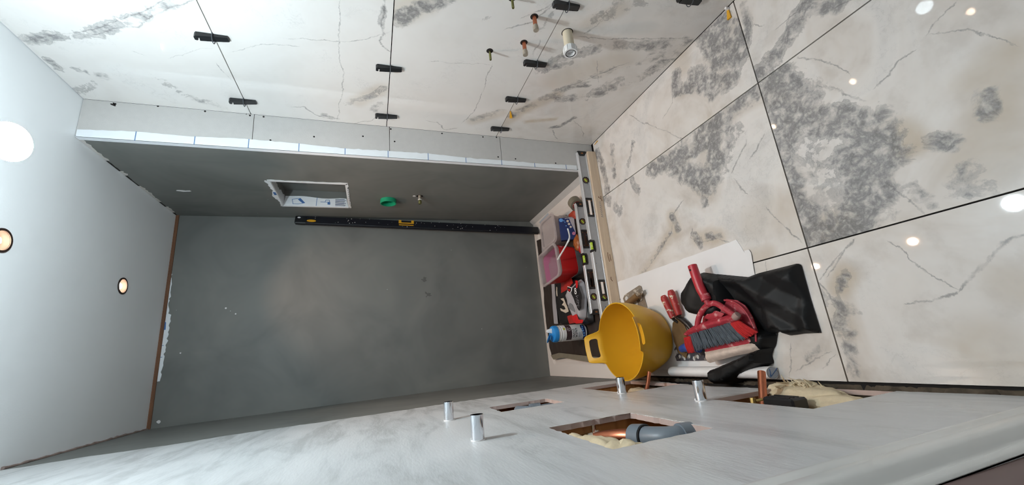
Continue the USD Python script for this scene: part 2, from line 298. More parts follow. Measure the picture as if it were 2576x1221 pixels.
plain('green_plastic', srgb(22, 148, 106), .4); plain('black_blue', srgb(20, 23, 32), .4, vary=.1, scale=60); plain('door_brown', srgb(104, 82, 80), .5, vary=.05, scale=8); plain('gloss_trim', srgb(214, 214, 212), .25); plain('baffle_bronze', srgb(52, 38, 32), .6, .2); plain('foam_brown', srgb(140, 122, 116), .9, vary=.2, scale=40, bump=.4); plain('blue_fade', srgb(178, 186, 196), .6); plain('gap_dark', srgb(36, 32, 30), .9)
mat('translucent_tub', {'p': ('principled_bsdf', dict(base_color=srgb(222, 212, 210), roughness=.35)), 't': ('transparent_bsdf', {}), 'tl': ('translucent_bsdf', dict(color=srgb(226, 214, 212))), 'm0': ('mix_closure', dict(fac=.35)), 'm': ('mix_closure', dict(fac=.55))},
    [('p.BSDF', 'm0.closure1'), ('tl.BSDF', 'm0.closure2'), ('m0.closure', 'm.closure1'), ('t.BSDF', 'm.closure2')], 'm.closure')
mat('clear_film', {'gl': ('glossy_bsdf', dict(color=(.9, .9, .9), roughness=.12)), 't': ('transparent_bsdf', {}), 'f': ('fresnel', dict(IOR=1.45)), 'n': ('noise_texture', dict(scale=30.0, detail=3.0)), 'b': ('bump', dict(strength=.6, distance=.01)), 'm': ('mix_closure', {})},
    [('n.fac', 'b.height'), ('b.normal', 'gl.normal'), ('f.fac', 'm.fac'), ('t.BSDF', 'm.closure1'), ('gl.BSDF', 'm.closure2')], 'm.closure')
mat('lamp_glow', {'e': ('emission', dict(color=LAMP_COLOR, strength=LAMP_STRENGTH))}, [], 'e.emission')
mat('spot_glow', {'e': ('emission', dict(color=(1.0, .80, .58), strength=18.0))}, [], 'e.emission')

plain('tanking_dark', srgb(92, 92, 89), .5)

plain('dusty_knob', srgb(158, 128, 122), .7, vary=.15, scale=60)

# ---------------------------------------------------------------- the room
RX, PY, SX, BY, H = 1.1806, 1.8996, 1.005, 2.8276, 2.4      # right wall, pier face, shower side wall, back wall, ceiling
YB = -1.2                                                   # the wall behind the camera
CUT = [Point(x, y).buffer(.034, quad_segs=8) for x, y in SPOTS]
cl = prism(sbox(-.34, YB - .05, 1.3, BY + .05).difference(unary_union(CUT)), H, H + .0125)
solo('ceiling', cl, 'ceiling_paint', 'smooth white painted ceiling of the room with downlights', 'ceiling', kind='structure')
solo('wall_rear', on_y(sbox(-.34, -.05, 1.3, H), YB - .02, YB), 'ceiling_paint', 'plain white wall behind the camera', 'wall', kind='structure')

# marble tiles: a grid with the print's clouds and veins as vertex data
def seg_d(P, pts):
    best = np.full(len(P), 9.0); sg = np.ones(len(P)); tt = np.zeros(len(P)); A = np.array(pts, float); n = len(A) - 1
    for i in range(n):
        a, b = A[i], A[i + 1]; d = b - a; L = np.linalg.norm(d); d = d / L; q = P - a; t = q @ d
        lo, hi = (-9 if i == 0 else 0), (L + 9 if i == n - 1 else L); tc = np.clip(t, lo, hi); r = q - tc[:, None] * d; dist = np.linalg.norm(r, axis=1)
        s = np.where(d[0] * q[:, 1] - d[1] * q[:, 0] >= 0, 1.0, -1.0); k = dist < best
        best = np.where(k, dist, best); sg = np.where(k, s, sg); tt = np.where(k, (i + np.clip(t / L, 0 if i else -9, 1 if i < n - 1 else 9)) / n, tt)
    return best * sg, tt
def tile(parent, O, U, V, W, u0, u1, v0, v1, feats, step=.016, thick=.009, name='tile', hole=(), clean=0.0):
    """a tile in the plane O + uU + vV, facing W; feats: (kind, points, width, strength)"""
    nu, nv = max(2, int((u1 - u0) / step)), max(2, int((v1 - v0) / step))
    uu, vv = np.meshgrid(np.linspace(u0, u1, nu + 1), np.linspace(v0, v1, nv + 1), indexing='ij'); P = np.stack([uu.ravel(), vv.ravel()], 1)
    idx = np.arange(len(P)).reshape(nu + 1, nv + 1); a, b, c, d = idx[:-1, :-1].ravel(), idx[1:, :-1].ravel(), idx[1:, 1:].ravel(), idx[:-1, 1:].ravel()
    F = np.vstack([np.stack([a, b, c], 1), np.stack([a, c, d], 1)])
    for h in hole:
        cen = P[F].mean(1); F = F[np.linalg.norm(cen - np.array(h[:2]), axis=1) > h[2]]
    loop = np.concatenate([idx[:, 0], idx[-1, 1:], idx[-2::-1, -1], idx[0, -2:0:-1]]); n0 = len(P)
    side = P[loop]; i = np.arange(len(loop)); j = (i + 1) % len(loop)
    F = np.vstack([F, np.stack([i + n0, i + n0 + len(loop), j + n0 + len(loop)], 1), np.stack([i + n0, j + n0 + len(loop), j + n0], 1)])
    P2 = np.vstack([P, side, side]); hgt = np.concatenate([np.zeros(n0), np.zeros(len(loop)), np.full(len(loop), -thick)])
    V3 = np.array(O) + P2[:, :1] * np.array(U) + P2[:, 1:] * np.array(V) + hgt[:, None] * np.array(W)
    if np.dot(np.cross(U, V), W) < 0: F = F[:, ::-1]
    pv = {k: np.zeros((len(P2), 3), np.float32) for k in ('cloud', 'va', 'vb', 'sa', 'sb')}; pv['va'][:] = pv['vb'][:] = 5.0; pv['cloud'][:, 2] = clean; k = 0
    for kind, pts, w, s in feats:
        if len(pts) == 1: pts = [pts[0], (pts[0][0] + .004, pts[0][1] + .004)]
        if kind == 'v':
            if k > 5: continue
            sd, t = seg_d(P2, pts); st = s * np.clip(np.minimum(t + .02, 1.02 - t) * 9, 0, 1)
            pv['v' + 'ab'[k // 3]][:, k % 3] = sd; pv['s' + 'ab'[k // 3]][:, k % 3] = st; k += 1
        else:
            d = shapely.distance(LineString(pts), shapely.points(P2)); m = np.clip((1.75 - d / w) / 1.35, 0, 1); m = s * m * m * (3 - 2 * m)
            q = 0 if kind == 'c' else 1; pv['cloud'][:, q] = np.maximum(pv['cloud'][:, q], m)
    pp = str(parent.GetPath()); g = usdkit.mesh(stage, pp + '/' + numbered(pp, name), trimesh.Trimesh(V3, F, process=False), MAT['marble'])
    api = UsdGeom.PrimvarsAPI(g)
    for q, val in pv.items(): api.CreatePrimvar(q, Sdf.ValueTypeNames.Vector3fArray, 'vertex').Set(Vt.Vec3fArray.FromNumpy(val))

# floor: 600 mm porcelain over a dark bed
fl = thing('floor', 'polished grey-veined white marble tile floor of the bathroom', 'floor', kind='structure')
obj('screed', box(-.20, 1.3, YB, BY, -.05, -.008), 'tile_adhesive', fl)
FX = [-.166, .2283, .8244, RX + .0008]; FY = [YB, -.367, .8356, 1.886]; g = .0021
FA = [('c', [(.780,.820),(.638,.769),(.535,.841),(.365,.836),(.252,.812)], .05, 1), ('c', [(.791,.772),(.669,.708)], .05, .95), ('c', [(.624,.746),(.544,.641),(.491,.576),(.399,.581)], .05, .95), ('c', [(.432,.643),(.342,.630),(.262,.693),(.237,.764)], .06, 1), ('c', [(.476,.728),(.367,.715),(.293,.782)], .07, .62), ('c', [(.494,.543)], .022, .9),
      ('w', [(.449,.527),(.408,.514),(.407,.531)], .03, .9), ('w', [(.259,.792),(.272,.721)], .04, .7), ('c', [(.450,.380),(.413,.385)], .022, .72), ('w', [(.483,.370),(.505,.333),(.373,.384),(.327,.423)], .04, .6), ('c', [(.307,.552),(.258,.535)], .02, .6), ('c', [(.296,.439),(.270,.466),(.246,.434)], .03, .68), ('w', [(.299,.425),(.324,.399)], .05, .6), ('c', [(.402,.485),(.375,.456)], .02, .75),
      ('v', [(.821,.695),(.736,.628),(.666,.584)], 0, .5), ('v', [(.688,.666),(.631,.615),(.572,.572)], 0, .7), ('v', [(.590,.552),(.605,.514),(.628,.481),(.626,.450)], 0, .65), ('v', [(.646,.420),(.597,.356),(.561,.329),(.516,.298)], 0, .35), ('v', [(.642,.422),(.670,.384),(.683,.351)], 0, .3), ('v', [(.341,.602),(.267,.556),(.230,.543)], 0, .5)]
FB = [('c', [(.457,1.392),(.403,1.484),(.317,1.650)], .011, .8), ('w', [(.457,1.392),(.403,1.484),(.317,1.650)], .02, .6), ('c', [(.789,1.429),(.762,1.221),(.732,1.053)], .04, 1), ('c', [(.726,1.281),(.584,1.137),(.657,1.075)], .05, 1), ('c', [(.800,1.588),(.734,1.563)], .022, .9), ('c', [(.773,1.125),(.800,.994),(.823,.847)], .05, .95), ('c', [(.524,1.367),(.461,1.347)], .018, 1), ('w', [(.524,1.367),(.456,1.361)], .03, .7), ('c', [(.408,1.266),(.351,1.238)], .016, .85), ('c', [(.378,1.202),(.361,1.139)], .014, .9), ('w', [(.389,1.260),(.359,1.143)], .03, .7), ('c', [(.812,1.859),(.690,1.731)], .03, .62), ('c', [(.550,1.179),(.504,1.172)], .018, .8), ('c', [(.852,1.194),(.829,1.066),(.732,.995),(.627,1.084)], .06, .66), ('w', [(.362,.982),(.381,.915),(.317,.850)], .06, .35), ('w', [(.246,1.033),(.244,.971)], .03, .6),
      ('v', [(.573,1.276),(.530,1.359),(.462,1.380),(.405,1.472),(.316,1.644)], 0, .6), ('v', [(.659,.928),(.608,.981),(.573,1.027)], 0, .7), ('v', [(.645,.864),(.603,.911),(.585,.942)], 0, .6), ('v', [(.545,1.022),(.505,1.004),(.468,.984)], 0, .8), ('v', [(.402,.931),(.334,.900),(.246,.845)], 0, .5), ('v', [(.443,1.267),(.398,1.292),(.367,1.244),(.359,1.163),(.323,1.097)], 0, .6)]
FC = [('c', [(1.101,1.850),(.966,1.813),(.838,1.817)], .026, .9), ('c', [(1.058,1.702),(.900,1.728)], .022, .75), ('c', [(.984,1.527),(.885,1.599)], .012, .9), ('c', [(1.114,1.167),(1.047,1.174),(1.004,1.102)], .03, 1), ('c', [(1.195,.979),(1.017,.949),(.983,.867)], .05, 1), ('c', [(1.164,.926),(1.039,.850)], .05, .9), ('c', [(1.038,1.069),(.926,.996),(.922,.920)], .045, .9), ('w', [(1.233,1.158),(1.131,1.112)], .04, .5), ('c', [(.823,1.639)], .01, .9),
      ('v', [(1.145,1.522),(1.026,1.415),(.899,1.283),(.816,1.205)], 0, .5), ('v', [(.979,1.301),(1.011,1.223),(1.088,1.201)], 0, .4)]
FD = [('c', [(.849,.826),(.880,.746),(.922,.672),(.954,.612)], .03, 1), ('c', [(1.139,.807),(1.053,.809),(.980,.833)], .016, .8), ('c', [(.940,.628),(.877,.554)], .025, .9), ('v', [(.948,.733),(.956,.675),(.942,.615)], 0, .5), ('v', [(.876,.565),(.864,.525),(.853,.489)], 0, .6), ('v', [(1.033,.788),(.999,.763)], 0, .5)]
FE = [('w', [(.128,.753),(.094,.782)], .03, 1), ('c', [(.129,.755),(.090,.783)], .014, .95), ('c', [(.092,.841),(.061,.833)], .018, .8), ('c', [(.056,.795),(.011,.798),(-.034,.795)], .018, .85), ('c', [(-.067,.800),(-.147,.818)], .018, .85), ('c', [(.020,.784),(-.021,.818)], .03, .6), ('w', [(.034,.802),(-.023,.802)], .03, .6), ('w', [(-.088,.532),(-.130,.508)], .06, .5), ('w', [(.037,.448)], .04, .5),
      ('v', [(.026,.648),(.024,.596),(.040,.539)], 0, .75), ('v', [(.040,.539),(.085,.493),(.129,.444),(.139,.409)], 0, .95), ('v', [(.119,.833),(.080,.819),(.042,.797)], 0, .8), ('v', [(.193,.744),(.170,.781),(.126,.831)], 0, .55), ('v', [(.192,.637),(.169,.616),(.106,.587),(.040,.534)], 0, .35), ('v', [(.219,.705),(.185,.749),(.128,.807)], 0, .6)]
FF = [('c', [(-.096,.933),(-.074,.878)], .02, .6), ('v', [(-.046,.977),(-.107,.988),(-.156,1.010)], 0, .4), ('v', [(-.075,.856),(-.102,.910),(-.138,.984)], 0, .45), ('v', [(-.087,.848),(-.131,.895)], 0, .4), ('v', [(.225,.979),(.179,.990)], 0, .4)]
for i in range(3):
    for j in range(3):
        feats = {(0, 2): FF, (1, 2): FB, (2, 2): FC, (0, 1): FE, (1, 1): FA, (2, 1): FD}.get((i, j), [('c', [(.4 + i * .2, -.8), (.7, -.5)], .08, .8)])
        tile(fl, (0, 0, 0), X, Y, Z, FX[i] + g, FX[i + 1] - g, FY[j] + g, FY[j + 1] - g, feats, step=.014 if j else .05)

g = .0016
# right wall: 600 x 1200 tiles, four courses
wr = thing('wall_right', 'right wall clad in large glossy white marble tiles', 'wall', kind='structure')
obj('backing', box(RX + .0085, RX + .06, YB, BY, -.05, H + .01), 'tile_adhesive', wr)
J = [.001, .609, 1.1975, 1.7985, 2.399]; YJ = [YB, .698, PY - .001]
PIPES = [(1.1141, .5504, .029), (1.0724, .7058, .0165), (1.2001, .6994, .0165), (1.273, .8202, .0165), (1.0157, .8113, .0165)]     # y, z, radius of the holes
T1 = [('c', [(1.564,2.381),(1.517,2.268),(1.474,2.142),(1.379,1.995),(1.284,1.863)], .024, .62), ('c', [(1.657,2.381),(1.706,2.369)], .014, .8), ('c', [(1.696,2.325),(1.713,2.298)], .012, .8), ('c', [(1.862,2.398),(1.721,2.249)], .02, .55), ('c', [(1.687,2.087),(1.799,2.010),(1.870,1.902)], .02, .55), ('c', [(1.550,2.357),(1.552,2.328)], .02, .8),
      ('v', [(1.576,2.393),(1.517,2.268),(1.451,2.121),(1.352,1.983),(1.273,1.880)], 0, .55), ('v', [(1.499,2.176),(1.444,2.076),(1.419,2.011),(1.353,1.947),(1.284,1.842),(1.262,1.803)], 0, .75), ('v', [(1.562,1.839),(1.613,1.821),(1.665,1.802)], 0, .3), ('v', [(1.557,2.093),(1.573,2.053)], 0, .2), ('v', [(1.578,1.995),(1.515,1.899),(1.480,1.815)], 0, .22)]
T2 = [('c', [(1.123,1.225),(1.211,1.236),(1.265,1.228),(1.317,1.241)], .010, .72), ('c', [(1.591,1.215),(1.670,1.278),(1.741,1.383)], .02, .62), ('w', [(1.602,1.228),(1.710,1.330)], .035, .5), ('c', [(1.850,1.485),(1.873,1.426)], .012, .6), ('c', [(1.705,1.226),(1.759,1.261)], .02, .6),
      ('v', [(1.141,1.362),(1.261,1.373),(1.363,1.383),(1.437,1.395),(1.510,1.379),(1.648,1.390),(1.764,1.406),(1.918,1.438)], 0, .42), ('v', [(1.124,1.228),(1.201,1.234),(1.230,1.241),(1.268,1.224),(1.323,1.237),(1.365,1.200)], 0, .9), ('v', [(1.378,1.590),(1.356,1.483),(1.348,1.389),(1.329,1.319),(1.249,1.194)], 0, .3), ('v', [(1.806,1.625),(1.797,1.563),(1.869,1.517),(1.884,1.448)], 0, .75), ('v', [(1.896,1.354),(1.859,1.270),(1.812,1.242)], 0, .5), ('v', [(1.492,1.775),(1.438,1.679),(1.414,1.610),(1.405,1.516)], 0, .3)]
T3 = [('c', [(1.198,1.182),(1.135,1.119),(1.080,1.045),(1.040,1.012)], .03, 1), ('w', [(1.164,1.184),(1.104,1.109)], .05, .6), ('c', [(1.156,.663),(1.094,.652),(1.046,.647)], .014, .75), ('c', [(1.116,.665)], .02, .8), ('w', [(1.774,.772),(1.679,.649)], .03, .5), ('c', [(1.756,.776),(1.655,.652)], .02, .62), ('c', [(1.131,.893),(1.104,.855)], .008, .7),
      ('v', [(1.161,.791),(1.091,.705),(1.021,.671),(1.002,.648)], 0, .7), ('v', [(1.341,.791),(1.445,.795),(1.486,.780),(1.695,.790),(1.810,.828)], 0, .5), ('v', [(1.813,1.012),(1.817,.951),(1.877,.900),(1.851,.841)], 0, .7), ('v', [(1.172,.639),(1.196,.633),(1.229,.642),(1.271,.634)], 0, .75), ('v', [(1.393,1.054),(1.375,1.016),(1.359,.852),(1.354,.791)], 0, .25), ('v', [(1.090,.749),(1.047,.706),(1.005,.662)], 0, .6)]
T4 = [('c', [(1.344,.568),(1.261,.529)], .03, .62), ('c', [(1.261,.529),(1.210,.461),(1.134,.316),(1.089,.152),(1.050,.021)], .030, .62), ('c', [(1.693,.591),(1.464,.435),(1.316,.304),(1.182,.143),(1.069,.025)], .026, .5), ('c', [(1.470,.260),(1.307,.096),(1.125,.019),(1.050,-.000)], .030, .58), ('c', [(1.032,.469),(.966,.424),(.915,.357)], .035, .55), ('c', [(1.762,.333),(1.730,.285),(1.645,.245)], .010, 1), ('w', [(1.727,.490),(1.678,.346)], .012, 1), ('w', [(1.762,.601),(1.644,.554),(1.487,.425)], .03, .7), ('w', [(1.056,.489),(.970,.404)], .03, .5), ('c', [(1.301,.510),(1.264,.452)], .02, .9), ('c', [(1.424,.413),(1.390,.304)], .012, .8), ('c', [(1.516,.412),(1.456,.268),(1.317,.176)], .03, .66), ('w', [(1.379,.475),(1.201,.253)], .06, .42),
      ('v', [(1.125,.505),(1.109,.388),(1.083,.255),(1.024,.023)], 0, .5), ('v', [(1.224,.358),(1.291,.315),(1.364,.264)], 0, .4), ('v', [(1.441,.425),(1.393,.376),(1.316,.304),(1.198,.204)], 0, .55), ('v', [(1.661,.251),(1.725,.164),(1.819,.092)], 0, .4), ('v', [(1.104,.480),(1.070,.464),(1.037,.449)], 0, .7), ('v', [(1.773,.323),(1.830,.287),(1.866,.238)], 0, .7)]
for k, ft in enumerate((T4, T3, T2, T1)):
    tile(wr, (RX, 0, 0), Y, Z, -X, YJ[1] + g, YJ[2], J[k] + g, J[k + 1] - g, ft, step=.0145, clean=1.0 if k else .5)
    tile(wr, (RX, 0, 0), Y, Z, -X, YJ[0] + g, YJ[1] - g, J[k] + g, J[k + 1] - g, [('c', [(.2, J[k] + .2), (.5, J[k] + .4)], .05, .7)], step=.05)

# the pier that closes the shower on the right: boards on its face, tanking on its return
wp = thing('wall_pier', 'narrow pier faced in grey-white cement board strips beside the shower', 'wall', kind='structure')
obj('core', on_x(sbox(PY + .009, -.05, BY, H + .01).difference(sbox(2.244, 1.401, 2.621, 1.793)), SX + .0125, RX + .06), 'gap_dark', wp)
zj = [.0, .589, 1.184, 1.785, H]
for a, b in zip(zj[:-1], zj[1:]): obj('board', box(SX + .008, RX - .0005, PY, PY + .012, a + .0012, b - .0012), 'cement_board', wp)
dots = [(1.170,2.293),(1.179,2.148),(1.174,1.976),(1.173,1.802),(1.173,1.747),(1.053,1.712),(1.089,1.531),(1.113,1.311),(1.168,1.177),(1.098,1.159),(1.169,.914),(1.170,.687),(1.175,.608),(1.053,.609),(1.049,.507),(1.040,.260)]
obj('screw_hole', [cyl((x, PY - .0006, z), (x, PY + .002, z), .0042, 10) for x, z in dots], 'hole_dark', wp, kind='stuff')
top_e = [(1.037,2.396),(1.046,2.210),(1.043,2.002),(1.051,1.798),(1.045,1.594),(1.038,1.393),(1.041,1.192),(1.042,.992),(1.034,.792),(1.033,.590),(1.030,.393),(1.034,.126)]
bot_e = [(SX - .0015, z) for _, z in top_e]
strip = Polygon(jag(top_e, .0009, .02, 3) + bot_e[::-1])
obj('edge_tape', [on_y(strip, PY - .0016, PY + .001), box(SX - .0018, SX + .0002, PY - .0016, PY + .022, 0, H - .003)], 'paper_bright', wp)
for x, z in [(1.025,2.206),(1.024,2.000),(1.031,1.797),(1.029,1.593),(1.022,1.392),(1.019,1.192),(1.024,.993),(1.020,.793),(1.016,.592),(1.012,.395),(1.016,.196)]:
    obj('printed_line', on_y(sbox(SX - .001, z - .0018, SX + .05, z + .0018).intersection(strip.buffer(.001)), PY - .0021, PY - .0015), 'print_line', wp)
obj('pencil_mark', [on_y(sbox(x - .008, z - .0012, x + .008, z + .0012), PY - .0005, PY + .001) for x, z in [(1.184,1.817),(1.276,.956)]] + [on_y(capsule([(1.168,2.306),(1.162,2.293),(1.173,2.299)], .003), PY - .0006, PY + .001)], 'hole_dark', wp, kind='stuff')

# the shower's side wall with its niche
NY0, NY1, NZ0, NZ1, ND = 2.255, 2.610, 1.412, 1.782, .105
ws = thing('wall_shower', 'dark grey tanked side wall of the shower with a niche', 'wall', kind='structure')
TUBE_C = (2.462, 1.171); VALVE = [(2.383,.985)][0]
side = sbox(PY + .006, -.05, BY + .01, H + .005).difference(sbox(NY0, NZ0, NY1, NZ1)).difference(Point(*TUBE_C).buffer(.049)).difference(Point(*VALVE).buffer(.021))
obj('board', on_x(side, SX, SX + .012), 'tanking', ws)
obj('niche_back', box(SX + ND, SX + ND + .01, NY0, NY1, NZ0, NZ1), 'tanking', ws)
obj('niche_jamb', [box(SX, SX + ND, NY0 - .01, NY0, NZ0, NZ1), box(SX, SX + ND, NY0, NY1, NZ0 - .01, NZ0), box(SX, SX + ND, NY0, NY1, NZ1, NZ1 + .01), box(SX, SX + ND, NY1, NY1 + .01, NZ0, NZ1)], 'tanking', ws, kind='stuff')
o = -.0014
mem = []
fm = [(Polygon(jag([(NY0 - .022, NZ0 - .016), (NY0 - .018, NZ1 + .012)], .002, .02, 1) + [(NY0 + .001, NZ1 + .01), (NY0 + .001, NZ0 - .01)])),
      (Polygon([(NY0, NZ0), (NY1 + .012, NZ0)] + jag([(NY1 + .012, NZ0 - .016), (NY0 - .02, NZ0 - .016)], .0015, .02, 2))),
      (Polygon([(NY0, NZ1), (NY1, NZ1)] + jag([(NY1 + .010, NZ1 + .016), (NY1 - .05, NZ1 + .010), (NY0 + .2, NZ1 + .028), (NY0 + .1, NZ1 + .014), (NY0 - .01, NZ1 + .024)], .003, .015, 4))),
      (Polygon([(NY1 - .001, NZ0), (NY1 - .001, NZ1), (NY1 + .014, NZ1 + .01), (NY1 + .013, NZ0 - .014)]))]
for p_ in fm: mem.append(on_x(p_, SX + o, SX + .0005))
fn = ws
for q in mem: obj('membrane_band', q, 'paper_bright', fn, label='white printed waterproof membrane around the niche')
jb = [(SX - .001, NZ0 + .0), (SX - .001, NZ1), (SX + .064, NZ1 - .008)] + [(SX + .060 + .006 * math.sin(i * .7), NZ1 - .012 - i * .034) for i in range(1, 10)] + [(SX + .058, NZ0 + .012)]
obj('jamb_flap', on_y(Polygon(jb), NY1 - .0035, NY1 - .0005), 'paper_bright', fn)
obj('head_flap', axes(prism(Polygon([(SX, NY0), (SX, NY1)] + jag([(SX + .07, NY1), (SX + .045, NY0 + .18), (SX + .05, NY0)], .004, .02, 6)), 0, .002), X, Y, Z, (0, 0, NZ1 - .003)), 'paper_bright', fn)
yj = NY1 - .0042
for q in ([(SX + .004, 1.60), (SX + .058, 1.596)], [(SX + .012, 1.70), (SX + .02, 1.665), (SX + .05, 1.69), (SX + .042, 1.735), (SX + .012, 1.73), (SX + .012, 1.70)], [(SX + .03, 1.575), (SX + .03, 1.53), (SX + .014, 1.525), (SX + .044, 1.525), (SX + .044, 1.545), (SX + .03, 1.55)]): obj('printed_line', on_y(capsule(q, .0016), yj, yj + .001), 'print_line', fn)
for q in ([(SX + .022, 1.664), (SX + .05, 1.69), (SX + .042, 1.704), (SX + .016, 1.676)], [(SX + .014, 1.52), (SX + .03, 1.52), (SX + .03, 1.535), (SX + .014, 1.535)]): obj('printed_patch', on_y(Polygon(q), yj - .0003, yj + .001), 'print_blue', fn)
obj('printed_patch', on_x(sbox(2.40, NZ1 + .003, 2.44, NZ1 + .016), SX - .002, SX), 'print_blue', fn)
obj('printed_text', [on_y(sbox(SX + .006 + k * .0062, 1.425 + R.uniform(0, .02), SX + .009 + k * .0062, 1.49), yj, yj + .0008) for k in range(8)] + [on_x(sbox(NY0 + .04 + k * .03, NZ0 - .012, NY0 + .058 + k * .03, NZ0 - .010), SX - .002, SX) for k in range(9)], 'print_dark', fn, kind='stuff')
gt = thing('pipe_ring', 'round green plastic pipe collar standing out of the grey shower wall', 'pipe collar', (SX, *TUBE_C))
obj('collar', ring((SX + .03, *TUBE_C), (SX - .026, *TUBE_C), .0485, .0435, 36), 'green_plastic', gt); obj('base', cyl((SX + .024, *TUBE_C), (SX + .029, *TUBE_C), .047, 30), 'green_plastic', gt)
vt = thing('pipe_tail', 'capped metal pipe tail beside the green collar on grey wall', 'pipe', (SX, *VALVE))
obj('recess', ring((SX + .02, *VALVE), (SX + .002, *VALVE), .021, .012, 20), 'hole_dark', vt)
obj('stem', [cyl((SX + .02, *VALVE), (SX - .022, *VALVE), .0095, 18)], 'cap_steel', vt); obj('washer', ring((SX - .022, *VALVE), (SX - .026, *VALVE), .0115, .005, 20), 'pvc_white', vt)
obj('cap', [cyl((SX - .026, *VALVE), (SX - .032, *VALVE), .008, 16), lathe([(0, 0), (.0105, 0), (.0115, .3), (.0105, 1), (.006, 1), (.006, .7), (0, .7)], 6, (SX - .032, *VALVE), (SX - .052, *VALVE))], 'bolt_steel', vt)
obj('filler', on_x(Point(VALVE[0], VALVE[1] + .034).buffer(.009), SX - .0006, SX + .001), 'paper', vt, label='dab of white filler above the stem')
y0_, z0_ = [(2.433,2.223)][0]
obj('scuff', on_x(Polygon(jag([(y0_ - .012, z0_ - .03), (y0_ + .006, z0_ - .036), (y0_ + .012, z0_ + .01), (y0_ - .004, z0_ + .036), (y0_ - .014, z0_ + .01), (y0_ - .012, z0_ - .03)], .003, .01, 8)), SX - .0006, SX + .001), 'paper', ws, label='pale scraped patch')

# back wall with torn membrane at the ceiling
wb = thing('wall_back', 'dark grey tanked back wall of the shower', 'wall', kind='structure')
obj('board', on_y(sbox(-.26, -.05, SX + .02, H - .016), BY, BY + .012), 'tanking', wb)
obj('batten', box(-.26, SX + .02, BY - .006, BY + .012, H - .016, H), 'brown_batten', wb)
tz = [(.981,2.403),(.859,2.399),(.699,2.413),(.638,2.387),(.567,2.376),(.451,2.378),(.381,2.359),(.248,2.363),(.162,2.368),(.035,2.371)]
tt_ = [(max(-.2, min(SX, x)), z) for x, z in tz]
obj('torn_membrane', on_y(Polygon(jag(tt_, .003, .012, 12) + [(x, H - .017) for x, z in tt_[::-1]]), BY - .0016, BY + .0006), 'paper_bright', wb)
for u0_ in [(.587,2.406),(.463,2.402),(.395,2.400),(.228,2.390),(.164,2.390)]:
    obj('printed_line', on_y(sbox(u0_[0] - .0015, u0_[1] - .016, u0_[0] + .0015, H - .017), BY - .002, BY - .001), 'print_line', wb)
obj('printed_patch', on_y(Polygon([(.370,2.393),(.355,2.378),(.315,2.376),(.312,2.392)]), BY - .0021, BY - .001), 'print_blue', wb)
obj('filler_dab', on_y(Polygon(jag([(-.173,2.363),(-.163,2.352),(-.176,2.342),(-.186,2.353),(-.173,2.363)], .001, .01, 3)), BY - .001, BY + .0005), 'paper', wb)
obj('splash', [on_y(Point(x, z).buffer(r), BY - .0006, BY + .0005) for (x, z), r in zip([(.422,2.095),(.385,2.042),(.179,2.293),(-.240,.846),(.190,.530),(-.175,2.351)], (.005, .004, .004, .002, .002, .003))], 'paper', wb, kind='stuff')
obj('wet_mark', [on_y(Polygon(jag([(c[0] - .02, c[1] + .01), (c[0] + .015, c[1] + .02), (c[0] + .02, c[1] - .012), (c[0] - .01, c[1] - .02), (c[0] - .02, c[1] + .01)], .006, .008, 5 + i)), BY - .0004, BY + .0005) for i, c in enumerate([(.556,.924),(.451,.900)])], 'tanking_dark', wb, kind='stuff')
# torn joint of ceiling and side wall
tj = [(1.013,1.918),(1.004,2.034),(1.002,2.184),(1.005,2.394),(.998,2.609),(.987,2.802)]
tn = thing('trim_1', 'torn white joint paper where the ceiling meets the grey shower side wall', 'joint tape', kind='structure')
ys = np.linspace(PY + .004, BY - .01, 60); rr = np.random.default_rng(5)
for a, b in ((0, 14), (20, 24), (31, 46), (50, 57)):
    obj('torn_strip', on_x(Polygon([(ys[i], H - .001) for i in range(a, b)] + [(ys[i], H - .010 - abs(rr.normal(0, .006))) for i in range(b - 1, a - 1, -1)]), SX - .0016, SX + .0006), 'torn_paper', tn)
obj('gap', on_x(Polygon([(y, H - .0005) for y in ys] + [(y, H - .005 - abs(rr.normal(0, .003))) for y in ys[::-1]]), SX - .0008, SX + .0006), 'gap_dark', tn)
# left wall: skimmed boards up to the shower, tanking inside it
LB = [(1.858,2.272),(1.905,2.207),(1.885,2.092),(1.880,1.933),(1.942,1.806),(1.963,1.706),(1.947,1.477),(1.945,1.230),(1.987,.930),(1.965,.705),(1.919,.559),(1.928,.341),(1.945,.172)]
edge = [(1.872, H)] + [(.5 * y + .5 * 1.925, z) for y, z in LB] + [(1.885, .10), (1.86, .06)]
edge = jag(edge, .004, .02, 21)
H1 = sbox(.727, .600, 1.026, .846); H2 = sbox(1.425, .605, 1.600, .847); H3 = sbox(1.415, .085, 1.768, .355); H4 = sbox(.712, -.1, 1.010, .326)
H1 = Polygon(jag([(.727, .602), (1.026, .598), (1.026, .846), (.727, .846), (.727, .602)], .0012, .012, 31)); H2 = Polygon(jag([(1.425, .607), (1.60, .603), (1.602, .847), (1.425, .847), (1.425, .607)], .0012, .012, 32))
foot = jag([(.44, .012), (.72, .022), (1.00, .085), (1.20, .105), (1.40, .09), (1.62, .05), (1.86, .05)], .004, .02, 23)
white = Polygon([(YB, H + .005), (1.86, H + .005)] + edge + foot[::-1] + [(.44, .0), (YB, 0.0)])
white = white.buffer(0).difference(unary_union([H1, H2, H3, H4])).difference(sbox(-.55, -.1, .335, 2.03))
wl = thing('wall_left', 'white skimmed left wall with rough cut pipe openings', 'wall', kind='structure')
obj('plasterboard', lean(on_x(white, -.0125, 0)), 'plaster_skim', wl)
core = white.buffer(0).difference(unary_union([h.buffer(-.004) for h in (H1, H2)]))
grey = sbox(1.80, -.05, BY + .01, H - .004).difference(white.buffer(.002)).difference(H3.buffer(.01))
obj('tanked_board', lean(on_x(grey, -.0125, -.0012)), 'tanking', wl)
